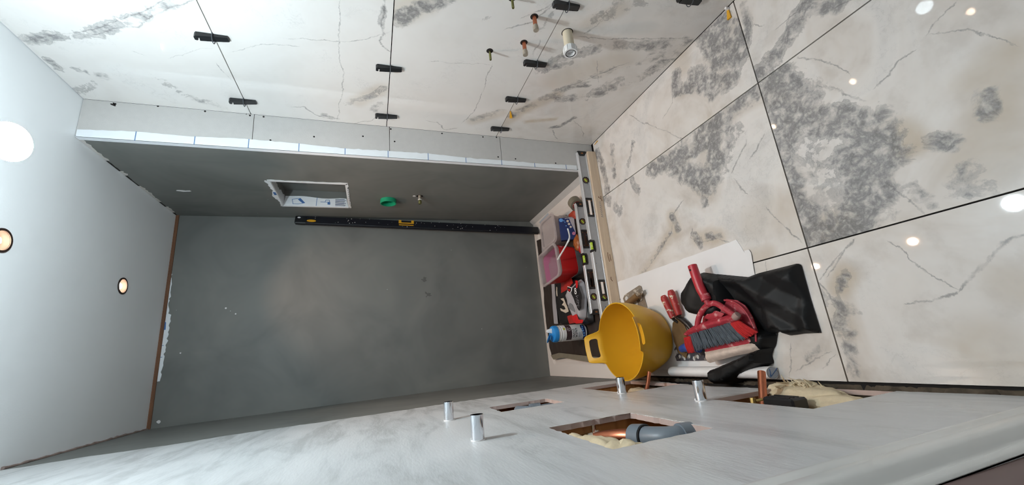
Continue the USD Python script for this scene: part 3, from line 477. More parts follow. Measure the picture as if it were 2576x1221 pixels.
obj('cut_edge', [lean(on_x(h.difference(h.buffer(-.0012)), -.0135, -.0006)) for h in (H1, H2, H3, H4.intersection(sbox(0, .03, 2, 1)))], 'plasterboard_core', wl, kind='stuff')
# the wall's inside: studs, back lining, rubble at the foot
obj('lining', lean(box(-.112, -.108, YB, BY, -.05, H)), 'stud_timber', wl)
for a, b, z1 in ((.66, .705, 2.3), (1.032, 1.075, 2.3), (1.38, 1.418, 2.3), (1.772, 1.82, 2.3)): obj('stud', lean(box(-.106, -.0135, a, b, -.03, z1)), 'stud_timber', wl)
obj('noggin', lean(box(-.106, -.0135, 1.075, 1.38, .40, .44)), 'stud_timber', wl); 
obj('sole_plate', lean(box(-.10, -.016, .40, 1.9, -.02, .018)), 'rubble', wl)
obj('rubble_strip', pile([(-.198, .35), (-.163, .35), (-.163, 1.9), (-.198, 1.9)], lambda x, y: -.006 + .016 * wrink(x, y, 3, 30), .012, z0=-.03), 'rubble', wl, kind='stuff')
cg = [(-.209,2.815),(-.205,2.675),(-.200,2.537),(-.198,2.388),(-.194,2.235),(-.192,2.104),(-.194,1.993),(-.195,1.911)]
obj('foam_bead', tube([(-.2035 + R.uniform(-.002, .002), y, H - .004) for y in np.linspace(BY - .004, 1.9, 40)], [.0035 + .0025 * R.random() for _ in range(40)], 7), 'foam_brown', wl)
obj('chip', lean(on_x(Polygon(jag([(1.02, .846), (1.03, .598), (.85, .594), (.80, .598), (1.026, .600), (1.02, .846)], .0015, .01, 6)), 0, .0008)), 'torn_paper', wl)
# door frame and door nearest the camera
d1 = thing('door_1', 'brown door in a moulded white architrave on left wall', 'door', (-.19, -.1, 0), kind='structure')
prof = [(.335, 0), (.335, .004), (.339, .008), (.348, .010), (.351, .008), (.358, .010), (.368, .023), (.380, .027), (.396, .026), (.408, .019), (.414, .011), (.430, .011), (.436, .014), (.442, .013), (.448, .006), (.448, 0)]
prof = [(y, x * .72) for y, x in prof]; leg = prism(Polygon(prof), 0, 2.06); leg = axes(leg, Y, X, Z, (-.184, 0, 0)); leg = lean(move(leg, .0, 0, 0)); leg.vertices[:, 0] += .182
obj('architrave', leg, 'gloss_trim', d1); m = leg.copy(); m.vertices[:, 1] = -.22 - m.vertices[:, 1]; m.invert(); obj('architrave', m, 'gloss_trim', d1)
obj('head', axes(prism(Polygon([(y + 1.69, x) for y, x in prof]), -.66, .44), Z, X, Y, (-.203, 0, 0)), 'gloss_trim', d1)
obj('slab', box(-.226, -.188, -.55, .3346, .004, 2.03), 'door_brown', d1)
obj('jamb', box(-.30, -.1875, .3352, .352, 0, 2.03), 'gloss_trim', d1)
obj('handle', [cyl((-.188, -.48, 1.0), (-.16, -.48, 1.0), .011), tube([(-.16, -.48, 1.0), (-.156, -.44, 1.0), (-.156, -.36, 1.0)], .008, 10)], 'chrome', d1)

# ---------------------------------------------------------------- lamps
dl = None
for i, (x, y) in enumerate(SPOTS):
    lab = ['downlight over the grey shower, the lit one furthest from the camera', 'downlight at the upper left edge of the picture in the white ceiling', 'downlight over the middle of the marble floor', 'downlight over the near end of marble floor', 'downlight behind the camera by the rear wall'][i]
    if dl is None:
        dl = thing('downlight', lab, 'light', (x, y, H), 'recessed downlights')
        obj('can', lathe([(.0335, .0), (.0335, .05), (0, .05), (0, .048), (.032, .048), (.032, 0), (.0335, 0)], 32, (x, y, H - .001)), 'baffle_bronze', dl)
        obj('bezel', ring((x, y, H - .0035), (x, y, H), .040, .0325, 36), 'baffle_bronze', dl)
        obj('lamp', lathe([(0, 0), (.012, 0), (.0165, .005), (.0165, .02), (0, .02)], 28, (x, y, H + .006)), 'spot_glow', dl)
    else: copy_of(dl, (x, y, H), lab)
pl = thing('pendant_lamp', 'glowing white bulb hanging from the ceiling on a cord, left edge', 'lamp', (LAMP[0], LAMP[1], H))
obj('bulb', lathe([(0, -.027)] + [(LAMP_R * math.sin(a), -.027 * math.cos(a)) for a in np.linspace(.25, 2.7, 14)] + [(.018, .028), (0, .028)], 32, LAMP), 'lamp_glow', pl)
obj('holder', lathe([(0, 0), (.02, 0), (.021, .03), (.012, .05), (0, .05)], 20, (LAMP[0], LAMP[1], LAMP[2] + .027)), 'pvc_white', pl)
obj('cord', cyl((LAMP[0], LAMP[1], LAMP[2] + .027 + .045), (LAMP[0], LAMP[1], H - .01), .0035, 8), 'pvc_white', pl)
obj('rose', lathe([(0, 0), (.02, 0), (.038, .014), (.038, .02), (0, .02)], 24, (LAMP[0], LAMP[1], H - .02)), 'pvc_white', pl)

# ---------------------------------------------------------------- on the right wall
def clip_parts(o):
    hook = Polygon([(-.0125, -.045), (-.0125, .050), (-.006, .056), (.008, .056), (.010, .050), (.008, .046), (-.003, .046), (-.003, .040), (.0115, .042), (.0115, .0), (.009, -.043), (.007, -.047)])
    w = on_x(hook, 0, 1); k = w.vertices[:, 2]; w.vertices[:, 0] = np.where(w.vertices[:, 0] > .5, -.001, -.009 - .10 * (k + .047)); obj_at('wedge', w, 'black_plastic', o)
    lp = [tube([(0, s * .0165, 0), (-.012, s * .0165, 0), (-.024, s * .010, 0), (-.0265, 0, 0)], .0016, 7, 12) for s in (-1, 1)]; obj_at('strap', lp, 'clip_grey', o)
    obj_at('base', box(-.003, .0005, -.018, .018, -.0016, .0016), 'clip_grey', o)
def obj_at(name, m, mt, o, **k):
    b = LOC[str(o.GetPath())]; m = trimesh.util.concatenate([tm(q) for q in m]) if isinstance(m, list) else tm(m)
    return obj(name, move(m, *b), mt, o, **k)
CL = [(1.416, J[3], 'black levelling wedge on the top joint, the one nearest the camera'), (1.794, J[3], 'black levelling wedge on the top joint, close to the pier'), (1.452, J[2], 'black levelling wedge on the middle joint, further from the pier'), (1.799, J[2], 'black levelling wedge on the middle joint, close to the pier'),
      (.997, J[1], 'black levelling wedge on the lowest joint at the top edge of the picture'), (1.298, J[1], 'black levelling wedge on the lowest joint right beside the white waste pipe'), (1.550, J[1], 'black levelling wedge on lowest joint, just above the yellow spacer'), (1.812, J[1], 'black levelling wedge on lowest joint, the one next to the pier'), (.868, .176, 'black levelling wedge low down near the floor, cut by the picture edge')]
c0 = None
for y, z, lab in CL:
    if c0 is None:
        c0 = thing('tile_levelling_clip', lab, 'tile clip', (RX, y, z), 'black tile levelling clips on the marble wall'); clip_parts(c0)
    else: copy_of(c0, (RX, y, z), lab)
def yellow(name, lab, P, d, L, w, group='yellow tile wedges'):
    o = thing(name, lab, 'tile wedge', P, group); P = np.array(P); d = np.array(d, float) / np.linalg.norm(d); n = np.array([-1., 0, 0]) if abs(d[0]) < .5 else np.array([0, 0, 1.]); s = np.cross(n, d)
    m = axes(prism(Polygon([(0, -w * .18), (L, -w / 2), (L, w / 2), (0, w * .18)]), 0, 1), d, s, n, P - d * L * .05); t = (m.vertices - P) @ n; a = (m.vertices - P) @ d; m.vertices -= np.outer(np.where(t > .5, 1 - (.002 + .005 * np.clip(a / L, 0, 1)), 0), n); obj('wedge', m, 'wedge_yellow', o)
    return o
yellow('tile_wedge', 'yellow plastic spacer wedge stuck in the lowest joint of the marble wall', (RX - .0005, 1.655, .606), (0, .93, -.37), .055, .014)
yellow('tile_wedge', 'yellow plastic spacer wedge standing at the foot of the pier corner', (RX - .016, 1.862, .001), (.03, -.4, .0), .040, .012)
ow = yellow('tile_wedge', 'orange-yellow spacer wedge with a white tip at foot of marble wall', (RX - .004, .862, .0008), (-.9, .05, 0), .05, .016)
obj('tip', lathe([(0, 0), (.006, .002), (.005, .016), (0, .02)], 12, (RX - .010, .860, .0005)), 'paper', ow)
def stub(name, lab, cat, y, z, hr, parts, group=None):
    o = thing(name, lab, cat, (RX, y, z), group)
    obj('hole', on_x(Point(y, z).buffer(hr), RX - .0004, RX + .001), 'hole_dark', o)
    for nm, m, mt in parts: obj(nm, m, mt, o)
    return o
def P_(y, z): return lambda a: (RX - a, y, z)
for lab, (y, z, hr), L in (('capped copper pipe stub, the higher of the two on the marble wall in picture', PIPES[1], .062), ('capped copper pipe stub closest to the white waste pipe and lower wedge', PIPES[2], .060)):
    p = P_(y, z); stub('copper_pipe', lab, 'pipe', y, z, .0145, [('pipe', cyl(p(0), p(L - .018), .0078, 18), 'copper'), ('cap', lathe([(.0078, 0), (.0098, .15), (.0104, .55), (.010, 1), (0, 1)], 18, p(L - .024), p(L)), 'cap_steel')], 'capped copper pipe stubs')
for lab, (y, z, hr), L in (('thin brass threaded fixing bolt standing alone in a dark hole on marble', PIPES[3], .044), ('thin brass fixing bolt cut off by the top edge of the picture', PIPES[4], .044)):
    p = P_(y, z); stub('fixing_bolt', lab, 'bolt', y, z, .0135, [('rod', tube([p(0), p(L)], .0042, 12), 'bolt_steel'), ('thread', [ring(p(a), p(a + .0009), .0047, .004, 12) for a in np.arange(.014, L - .002, .0022)], 'bolt_steel')], 'brass fixing bolts')
y, z, hr = PIPES[0]; p = P_(y, z)
wpp = stub('waste_pipe', 'cream waste pipe with white threaded collar sticking out of marble wall', 'pipe', y, z, .0225, [('pipe', ring(p(0), p(.082), .0195, .0165, 32), 'pvc_cream'), ('collar', ring(p(.072), p(.098), .0258, .0195, 36), 'pvc_white'), ('seal', ring(p(.094), p(.0985), .0198, .0175, 32), 'rubber_black'), ('plug', lathe([(0, 0), (.0175, 0), (.0175, 1), (.0165, 1), (.016, .4), (0, .3)], 28, p(.07), p(.097)), 'pvc_white')])
for k in range(10):
    a = k * 2 * math.pi / 10; obj('rib', spin(box(RX - .096, RX - .074, y - .0016, y + .0016, z + .0245, z + .0275), a, (RX, y, z), (1, 0, 0)), 'pvc_white', wpp)

# ---------------------------------------------------------------- on the left wall
def lx(z): return -.180 - .0104 * z
sl = None
for (y, z), lab in zip([(1.026,1.029),(1.424,1.029),(1.413,.368),(1.016,.359)], ('upright chrome sleeve nearest the bottom edge, left of the big opening', 'chrome sleeve furthest left, at the border of grey and white wall', 'chrome sleeve in front of the opening beside the yellow bucket', 'scuffed chrome sleeve between the two lower openings, beside the bin bag')):
    if sl is None:
        sl = thing('pipe_sleeve', lab, 'pipe sleeve', (lx(z), y, z), 'chrome pipe sleeves on the left wall'); x = lx(z)
        obj('sleeve', lathe([(.0145, 0), (.0162, 0), (.0162, .985), (.0157, 1), (.0145, 1), (.0145, 0)], 40, (x - .002, y, z), (x + .0575, y, z)), 'chrome', sl)
        obj('socket', cyl((x + .004, y, z), (x + .006, y, z), .0145, 24), 'hole_dark', sl)
        obj('plaster_smear', [ring((x - .001, y, z), (x + .0025, y, z), .0178, .016, 22)] + [blob((x + .006, y + .0125, z - .0095), (.005, .003, .003), 4), blob((x + .004, y + .010, z + .0125), (.004, .003, .0025), 5)], 'paper', sl)
    else: copy_of(sl, (lx(z), y, z), lab)
# big opening: compression valve, copper, grey waste fittings, wool
w = lx(.72) + .022
wf = thing('waste_fitting', 'grey plastic waste elbow inside the large wall opening', 'pipe fitting', (w - .04, 0.760, .70))
e = [(w - .052, 0.895, .672), (w - .048, 0.855, .665), (w - .046, 0.820, .65), (w - .046, 0.805, .61), (w - .046, 0.802, .51)]
obj('elbow', tube(e[:4], .0235, 22, 16), 'pvc_grey', wf); obj('downpipe', tube([(w - .046, 0.805, .64), (w - .046, 0.798, .40)], .0205, 20), 'pvc_grey', wf)
obj('socket', [ring((w - .053, 0.908, .674), (w - .0495, 0.872, .6685), .0285, .0205, 28)], 'pvc_grey', wf); obj('socket', [ring((w - .046, 0.806, .625), (w - .046, 0.803, .595), .028, .02, 28)], 'pvc_grey', wf)
obj('seal', ring((w - .0495, 0.872, .6685), (w - .049, 0.868, .668), .0265, .02, 28), 'rubber_black', wf)
cp = thing('copper_pipe', 'copper pipe end running into the grey elbow in the large opening', 'pipe', (w - .05, 0.910, .735))
obj('pipe', tube([(w - .06, 0.980, .745), (w - .054, 0.945, .698), (w - .052, 0.900, .674)], .0165, 20, 14), 'copper', cp)
cv = thing('pipe_valve', 'small metal valve with a bright screw beside the wool insulation', 'valve', (w - .07, 1.0, .69))
obj('body', tube([(w - .072, 1.018, .755), (w - .058, .99, .720)], .017, 18), 'cap_steel', cv); obj('nut', lathe([(0, 0), (.021, 0), (.021, 1), (0, 1)], 6, (w - .075, 1.022, .762), (w - .067, 1.006, .742)), 'brass', cv); obj('screw', cyl((w - .060, 1.0, .732), (w - .030, 1.0, .732), .006, 14), 'chrome', cv)
wl1 = thing('wool_insulation', 'beige wool insulation bulging in the large left wall opening', 'insulation', (w - .06, .86, .80))
obj('tuft', [blob((w - .074, .76, .74), (.035, .035, .05), 17, .4), blob((w - .070, .85, .800), (.042, .12, .055), 2, .35), blob((w - .066, .775, .79), (.04, .05, .055), 3, .4), blob((w - .075, .95, .815), (.04, .07, .04), 6, .35)], 'wool', wl1)
# narrow opening near the shower
w2 = lx(.72); gf = thing('waste_fitting', 'grey plastic pipe elbow in the narrow opening near the shower', 'pipe fitting', (w2 - .04, 1.5, .70))
obj('elbow', tube([(w2 - .03, 1.585, .735), (w2 - .03, 1.56, .72), (w2 - .03, 1.54, .69), (w2 - .03, 1.535, .62)], .021, 20, 14), 'pvc_grey', gf); obj('socket', ring((w2 - .03, 1.543, .70), (w2 - .03, 1.536, .66), .027, .02, 26), 'pvc_grey', gf); obj('downpipe', tube([(w2 - .03, 1.536, .68), (w2 - .03, 1.53, .48)], .0185, 18), 'pvc_grey', gf)
bt = thing('timber_lath', 'pale timber lath behind the narrow opening near the shower', 'timber', (w2 - .03, 1.49, .80)); obj('lath', box(w2 - .055, w2 - .022, 1.47, 1.50, .58, .90), 'pine', bt)
# opening beside the bucket
w3 = lx(.2); wl2 = thing('wool_insulation', 'tan insulation stuffed in the opening beside the yellow bucket', 'insulation', (w3 - .05, 1.6, .12))
obj('tuft', [blob((w3 - .05, 1.55, .16), (.035, .10, .05), 8, .35), blob((w3 - .05, 1.68, .11), (.03, .07, .03), 9, .35)], 'wool', wl2)
c3 = thing('copper_pipe', 'bare copper pipe rising from the opening beside the yellow bucket', 'pipe', (w3, 1.47, .2)); a, b = [(1.424,.245)][0], None
obj('pipe', tube([(w3 - .045, 1.475, .235), (w3 - .01, 1.482, .207), (w3 + .055, 1.492, .172)], .0078, 16, 10), 'copper', c3)
# opening by the floor with the black pipe box and wool
w4 = lx(.2); c4 = thing('copper_pipe', 'thick bare copper pipe sticking out of the opening by the paper roll', 'pipe', (w4, .96, .18))
obj('pipe', ring((w4 - .06, .944, .218), (w4 + .058, .975, .150), .0112, .0095, 22), 'copper', c4)
bb = thing('fixing_bracket', 'black plastic bracket in the opening beside the copper pipe', 'bracket', (w4, .86, .25))
obj('plate', box(w4 - .034, w4 - .002, .838, .930, .168, .226, .005), 'black_plastic', bb); obj('ridge', [box(w4 - .003, w4 + .0005, .85, .92, .184 + k * .016, .188 + k * .016) for k in range(3)], 'black_plastic', bb)
bf = thing('brass_fitting', 'small brass fitting on pale timber beside the copper pipe foot', 'fitting', (w4 - .02, .985, .26)); obj('body', ring((w4 - .03, .950, .240), (w4 - .004, .950, .237), .0085, .0045, 8), 'brass', bf); obj('screw', cyl((w4 - .012, .942, .234), (w4 - .008, .93, .222), .004, 10), 'brass', bf); obj('block', box(w4 - .07, w4 - .031, .935, .990, .215, .29, .002), 'pine', bf)
pb = thing('timber_board', 'pale smooth timber board across the opening by the floor', 'timber', (w4 - .03, .85, .17)); obj('board', box(w4 - .07, w4 - .040, .716, .930, .12, .30, .003), 'pine', pb)
wl3 = thing('wool_insulation', 'pale wool insulation spilling over the floor edge by the opening', 'insulation', (w4 - .02, .88, .06))
tufts = [blob((w4 - .02, .90, .085), (.035, .12, .055), 11, .4), blob((w4 - .03, .80, .11), (.03, .08, .05), 12, .4), blob((w4 + .006, .93, .055), (.018, .045, .032), 13, .5), blob((w4 - .02, 1.0, .07), (.03, .04, .03), 14, .5)]
for k in range(26):
    q = np.array([w4 + R.uniform(-.01, .012), R.uniform(.86, .98), R.uniform(.05, .09)]); tufts.append(tube([q, q + [R.uniform(0, .02), R.uniform(-.02, .02), R.uniform(.0, .03)], q + [R.uniform(.005, .03), R.uniform(-.03, .03), R.uniform(-.02, .035)]], [.004, .003, .0008], 5))
obj('tuft', tufts, 'wool', wl3)

# ---------------------------------------------------------------- shower tray, fascia, levels
TZ = .044
st = thing('shower_tray', 'white low shower tray with a raised rim full of tools', 'shower tray', (.4, 2.36, 0))
tx0, tx1, ty0, ty1 = -.180, SX - .001, 1.888, BY - .001
rim = sbox(tx0, ty0, tx1, ty1).difference(rrect(tx0 + .075, tx1 - .075, ty0 + .075, ty1 - .065, .05))
obj('rim', prism(rim, .001, TZ), 'tray_white', st)
def bas(x, y): return .030 + 0 * x
slope = []
a = np.array(rrect(tx0 + .075, tx1 - .075, ty0 + .075, ty1 - .065, .05).exterior.coords)[:-1]; b = np.array(rrect(tx0 + .092, tx1 - .092, ty0 + .092, ty1 - .082, .04).exterior.coords)[:-1]
n = len(a); V = np.vstack([np.c_[a, np.full(n, TZ)], np.c_[b, np.full(n, .034)]]); i = np.arange(n); j = (i + 1) % n
obj('basin', [trimesh.Trimesh(V, np.vstack([np.stack([i, i + n, j + n], 1), np.stack([i, j + n, j], 1)])[:, ::-1], process=False), prism(rrect(tx0 + .07, tx1 - .07, ty0 + .07, ty1 - .06, .05), .02, .034)], 'tray_white', st, smooth=False)
obj('side_fillet', axes(prism(Polygon([(0, 0), (-.028, 0), (0, .03)]), PY + .03, BY - .002), X, Z, Y, (SX - .0005, 0, TZ)), 'cement_board', st)
bfx = [(.959,2.707),(.973,2.532),(.916,2.477),(.905,2.643)]
obj('film_patch', prism(Polygon(bfx), TZ, TZ + .0004), 'blue_fade', st)
fa = thing('fascia_board', 'cream timber batten standing along the edge of the marble floor', 'timber', (.5, 1.875, 0))
obj('batten', box(-.16, 1.118, 1.8665, 1.8845, .001, .056, .0012), 'pine', fa)
kn = []
for x, z, dx, dz in ((.80, .012, .03, .012), (.815, .02, .012, .03), (.44, .028, .05, .01), (.445, .018, .035, .004), (.33, .03, .022, .018)):
    kn.append(on_y(capsule([(x, z), (x + dx * .5, z + dz * .4), (x + dx, z + dz * .3)], .0016), 1.8658, 1.867))
obj('knot', kn, 'brown_batten', fa, kind='stuff')
obj('pencil_writing', [on_y(capsule([(.70 + k * .011, .020 + (k % 3) * .002), (.704 + k * .011, .034), (.708 + k * .011, .022)], .0006), 1.8660, 1.867) for k in range(9)], 'print_dark', fa, kind='stuff')

def spirit_level(name, label, x0, x1, y, z, tilt, mid, ends, slots, long=True):
    """built along x: face towards the camera (-y), y is the front plane, z the foot"""
    o = thing(name, label, 'spirit level', ((x0 + x1) / 2, y, z)); Hh, T = .062, .024
    web = sbox(x0 + .012, .006, x1 - .012, Hh - .006)
    for c in slots: web = web.difference(rrect(c - .058, c + .058, .011, .051, .004))
    for c in ends: web = web.difference(Point(c, .031).buffer(.0205))
    web = web.difference(sbox(mid - .034, .034, mid + .034, .07))
    P = lambda m: spin(m, tilt, (0, y, z), (1, 0, 0))
    A = lambda poly, a, b: P(move(on_y(poly, a, b), 0, y, z))
    obj('body', A(web, .004, .020), 'silver_metal', o)
    obj('flange', [P(move(box(x0 + .006, x1 - .006, 0, T, 0, .0075, .001), 0, y, z))], 'edge_metal', o)
    top = sbox(x0 + .006, 0, x1 - .006, T)
    obj('flange', [P(move(box(a, b, 0, T, Hh - .0075, Hh, .001), 0, y, z)) for a, b in ((x0 + .006, mid - .036), (mid + .036, x1 - .006))], 'edge_metal', o)
    for e, s in ((x0, 1), (x1, -1)):
        obj('end_cap', A(Polygon([(e, .004), (e, Hh - .004), (e + s * .008, Hh), (e + s * .030, Hh - .018), (e + s * .030, .018), (e + s * .008, 0)]), -.0005, T + .0005), 'black_plastic', o)
        obj('cap_plug', A(Polygon([(e + s * .010, .024), (e + s * .018, .024), (e + s * .018, .038), (e + s * .010, .038)]), -.0012, .002), 'grip_amber', o)
    for c in slots:
        g = obj('handle_grip', A(rrect(c - .058, c + .058, .0105, .0515, .004).difference(rrect(c - .046, c + .046, .017, .038, .003)), .002, .010), 'black_plastic', o)
        obj('grip_pin', [A(Point(c + s * .04, q).buffer(.0022), -.0002, .004) for s in (-1, 1) for q in (.016, .044)], 'grip_amber', g)
    for c in ends:
        oc = Polygon([(c + .0215 * math.cos(q), .031 + .0215 * math.sin(q)) for q in np.arange(8) * math.pi / 4 + math.pi / 8])
        v = obj('vial_housing', A(oc.difference(Point(c, .031).buffer(.0165)), .001, .023), 'black_plastic', o)
        obj('vial_window', A(Point(c, .031).buffer(.0168), .006, .018), 'vial_amber', v); obj('vial', P(move(tube([(c - .008, .005, .024), (c + .008, .005, .038)], .0042, 12), 0, y, z)), 'vial_green', v)
    hz = Polygon([(mid - .036, Hh), (mid - .026, Hh - .028), (mid + .026, Hh - .028), (mid + .036, Hh)])
    v = obj('vial_housing', A(hz.difference(sbox(mid - .022, Hh - .020, mid + .022, Hh + .01)), .0005, T - .0005), 'black_plastic', o)
    obj('vial', P(move(tube([(mid - .023, .012, Hh - .010), (mid + .023, .012, Hh - .010)], .0078, 16), 0, y, z)), 'vial_green', v)
    obj('vial_cap', [P(move(tube([(mid + s * .023, .012, Hh - .010), (mid + s * .028, .012, Hh - .010)], .0085, 14), 0, y, z)) for s in (-1, 1)], 'pvc_white', v)
    obj('bubble', P(move(box(mid - .006, mid + .006, .004, .006, Hh - .010, Hh - .004, .001), 0, y, z)), 'vial_bubble', v)
    obj('scratch', [A(Point(q, w_).buffer(r), .0032, .0045) for q, w_, r in ((x0 + .25, .03, .003), (x0 + .33, .045, .0016), (x1 - .21, .02, .003), (x1 - .2, .04, .0018), (mid - .07, .012, .002), (mid - .1, .045, .002))], 'print_dark', o, kind='stuff')
    return o
spirit_level('spirit_level', 'longer silver spirit level standing on the timber batten, nearer the camera', -.055, 1.122, 1.8805, .0565, .0, .535, (.935, .245), (.765, .285))
spirit_level('spirit_level', 'shorter silver spirit level standing in the tray behind the longer one', .168, .845, 2.003, TZ + .001, .0, .490, (.722, .268), (.612, .37))

# long black level leaning in the shower corner
bl = thing('spirit_level', 'long black spirit level leaning in the back right corner of the shower', 'spirit level', (.93, 2.76, TZ))
p0, p1 = np.array((.900, 2.735, .046)), np.array((.976, 2.792, 1.745)); w = (p1 - p0) / np.linalg.norm(p1 - p0); u = np.cross(w, (.30, -1, 0)); u /= np.linalg.norm(u); v = np.cross(w, u); L = np.linalg.norm(p1 - p0)
if v[1] > 0: u, v = -u, -v
def on_bl(m): return axes(m, u, v, w, p0)
obj('body', on_bl(box(-.028, .028, -.012, .012, .03, L - .04, .002)), 'black_blue', bl)
for a, b in ((0, .06), (L - .07, L)): obj('end_cap', on_bl(box(-.030, .030, -.0135, .0135, a, b, .006)), 'black_plastic', bl)
obj('badge', on_bl(axes(prism(Point(0, 0).buffer(1), .0118, .0145), (.009, 0, 0), (0, 0, .028), (0, 1, 0), (.010, 0, L - .10))), 'wedge_yellow', bl)
obj('hang_hole', on_bl(axes(prism(Point(0, 0).buffer(.006), .0130, .0140), (1, 0, 0), (0, 0, 1.6), (0, 1, 0), (-.012, 0, L - .024))), 'paper', bl)
vz = float(L * .585)
obj('vial_frame', on_bl([box(-.030, -.006, .010, .0145, vz - .052, vz - .034), box(-.030, -.006, .010, .0145, vz + .034, vz + .052), box(-.010, -.002, .010, .0145, vz - .052, vz + .052), box(.008, .014, .010, .0145, vz - .05, vz + .05)][0]), 'wedge_yellow', bl)
for q in (box(-.030, -.006, .010, .0145, vz + .034, vz + .052), box(-.010, -.002, .010, .0145, vz - .052, vz + .052), box(.008, .014, .010, .0145, vz - .05, vz + .05)): obj('vial_frame', on_bl(q), 'wedge_yellow', bl)
obj('dried_spatter', [on_bl(move(trimesh.creation.icosphere(1, R.uniform(.0012, .003)), R.uniform(-.026, .026), .0125, R.uniform(.25, L - .1))) for _ in range(46)], 'paper', bl, kind='stuff')
bs = thing('black_strap', 'black strap lying in the tray at the foot of the black level', 'strap', (.78, 2.62, TZ))
q = [(.845,2.613,.064),(.787,2.585,.064),(.738,2.563,.064),(.691,2.526,.064)]
obj('strap', tube(q, [.011, .012, .014, .019], 8, 10), 'black_plastic', bs)

# ---------------------------------------------------------------- things lying in the tray
ds = thing('plastic_sheet', 'crumpled dark brown plastic sheet covering the tray floor', 'sheet', (.35, 2.4, .034))
ol = [(.832,2.778),(.818,2.669),(.779,2.188),(.725,2.033),(.242,2.041),(.144,1.974),(-.094,2.045),(-.075,2.279),(-.032,2.545),(-.062,2.737),(.025,2.768),(.174,2.775),(.322,2.777),(.469,2.756),(.561,2.760),(.691,2.778)]
obj('sheet', pile(ol, lambda x, y: .038 + .010 * wrink(x, y, 4, 5) + .004 * wrink(x, y, 9, 22), .013, .002, thick=.0016), 'dark_sheet', ds)
obj('hem', pile([(-.036,2.730),(-.024,2.593),(-.042,2.362),(-.068,2.035),(-.098,2.032),(-.082,2.269),(-.057,2.540),(-.067,2.698)], lambda x, y: .060 + .004 * wrink(x, y, 3, 16), .012, thick=.003), 'olive_edge', ds)
obj('pale_band', pile([(.473,2.564),(.475,2.516),(.317,2.536),(.167,2.541),(.173,2.605),(.297,2.595)], lambda x, y: .0645 + .003 * wrink(x, y, 2, 12), .012, thick=.002), 'film_grey', ds)
obj('pale_fold', pile([(.800,2.651),(.791,2.578),(.668,2.571),(.640,2.638),(.693,2.667)], lambda x, y: .066 + .003 * wrink(x, y, 2, 12), .012, thick=.002), 'film_grey', ds)
bg = thing('adhesive_bag', 'black and red printed adhesive bag lying flat in the tray', 'bag', (.3, 2.35, .06))
hb = lambda x, y: .070 + .022 * wrink(x, y, 6, 4) + .006 * wrink(x, y, 8, 14)
obj('sack', pile([(.441,2.482),(.450,2.389),(.421,2.222),(.385,2.048),(.247,2.060),(.130,2.071),(.124,2.154),(.156,2.489),(.298,2.498)], hb, .012, .004, z0=.058), 'bag_black', bg)
def patch(o, name, px, mt, h=.0025, f=hb): return obj(name, pile(px, lambda x, y: f(x, y) + h, .009, thick=.0015), mt, o)
patch(bg, 'red_print', [(.429,2.362),(.417,2.204),(.384,2.186),(.357,2.288),(.351,2.373)], 'bag_red')
patch(bg, 'red_print', [(.196,2.325),(.199,2.225),(.144,2.205),(.147,2.316)], 'bag_red')
patch(bg, 'emblem', [(.317,2.389),(.316,2.347),(.288,2.332),(.254,2.308),(.222,2.294),(.218,2.341),(.241,2.405),(.260,2.412),(.242,2.369),(.242,2.334),(.265,2.351),(.275,2.383),(.290,2.349)], 'print_cream')
patch(bg, 'faint_line', [(.406,2.438),(.403,2.426),(.340,2.432),(.342,2.444)], 'print_cream', .002)
cb = thing('clip_bag', 'clear plastic bag with a black, white and red printed header', 'bag', (.26, 2.19, .09))
hc = lambda x, y: .108 + .026 * wrink(x, y, 12, 7) + .006 * wrink(x, y, 5, 20)
obj('bag', pile([(.386,2.091),(.360,2.059),(.293,2.049),(.223,2.070),(.162,2.093),(.140,2.144),(.158,2.189),(.209,2.216),(.257,2.246),(.319,2.261),(.361,2.215),(.366,2.138)], hc, .009, .006, z0=.092), 'film_grey', cb)
patch(cb, 'header', [(.340,2.126),(.355,2.081),(.344,2.045),(.281,2.039),(.215,2.063),(.203,2.091),(.239,2.115),(.279,2.134),(.316,2.155)], 'print_black', .003, hc)
patch(cb, 'red_fold', [(.181,2.182),(.188,2.119),(.153,2.100),(.147,2.045),(.129,2.060),(.134,2.135),(.153,2.180)], 'label_red', .006, hc)
patch(cb, 'red_tab', [(.379,2.079),(.374,2.055),(.332,2.058),(.331,2.078)], 'label_red', .004, hc)
patch(cb, 'logo', [(.365,2.183),(.344,2.125),(.327,2.135),(.319,2.170),(.336,2.197)], 'print_white', .0045, hc); patch(cb, 'logo', [(.359,2.179),(.343,2.136),(.330,2.145),(.323,2.168),(.337,2.189)], 'print_black', .0062, hc); patch(cb, 'logo', [(.342,2.179),(.345,2.156),(.330,2.150),(.329,2.172)], 'label_red', .008, hc)
patch(cb, 'content', [(.243,2.217),(.219,2.182),(.200,2.146),(.244,2.154),(.263,2.190)], 'tub_grey', .003, hc)
t8 = meshkit.text_mesh('8', .034, .001, True); c8 = [(.316,2.080,.142)][0]
obj('printed_figure', axes(t8, (-.05, -1, 0), (1, -.05, .0), Z, (c8[0] - .016, c8[1] + .014, float(hc(np.array([c8[0]]), np.array([c8[1]]))[0]) + .014)), 'print_white', cb)
obj('printed_stroke', [tube([(x, y, float(hc(np.array([x]), np.array([y]))[0]) + .0055) for x, y in s], .0012, 5) for s in ([(.290,2.100),(.288,2.071)], [(.290,2.100),(.275,2.080),(.275,2.105),(.264,2.078)], [(.261,2.104),(.259,2.075)], [(.251,2.102),(.252,2.077),(.239,2.085)], [(.233,2.107),(.234,2.077),(.221,2.086)])], 'film_grey', cb, kind='stuff')

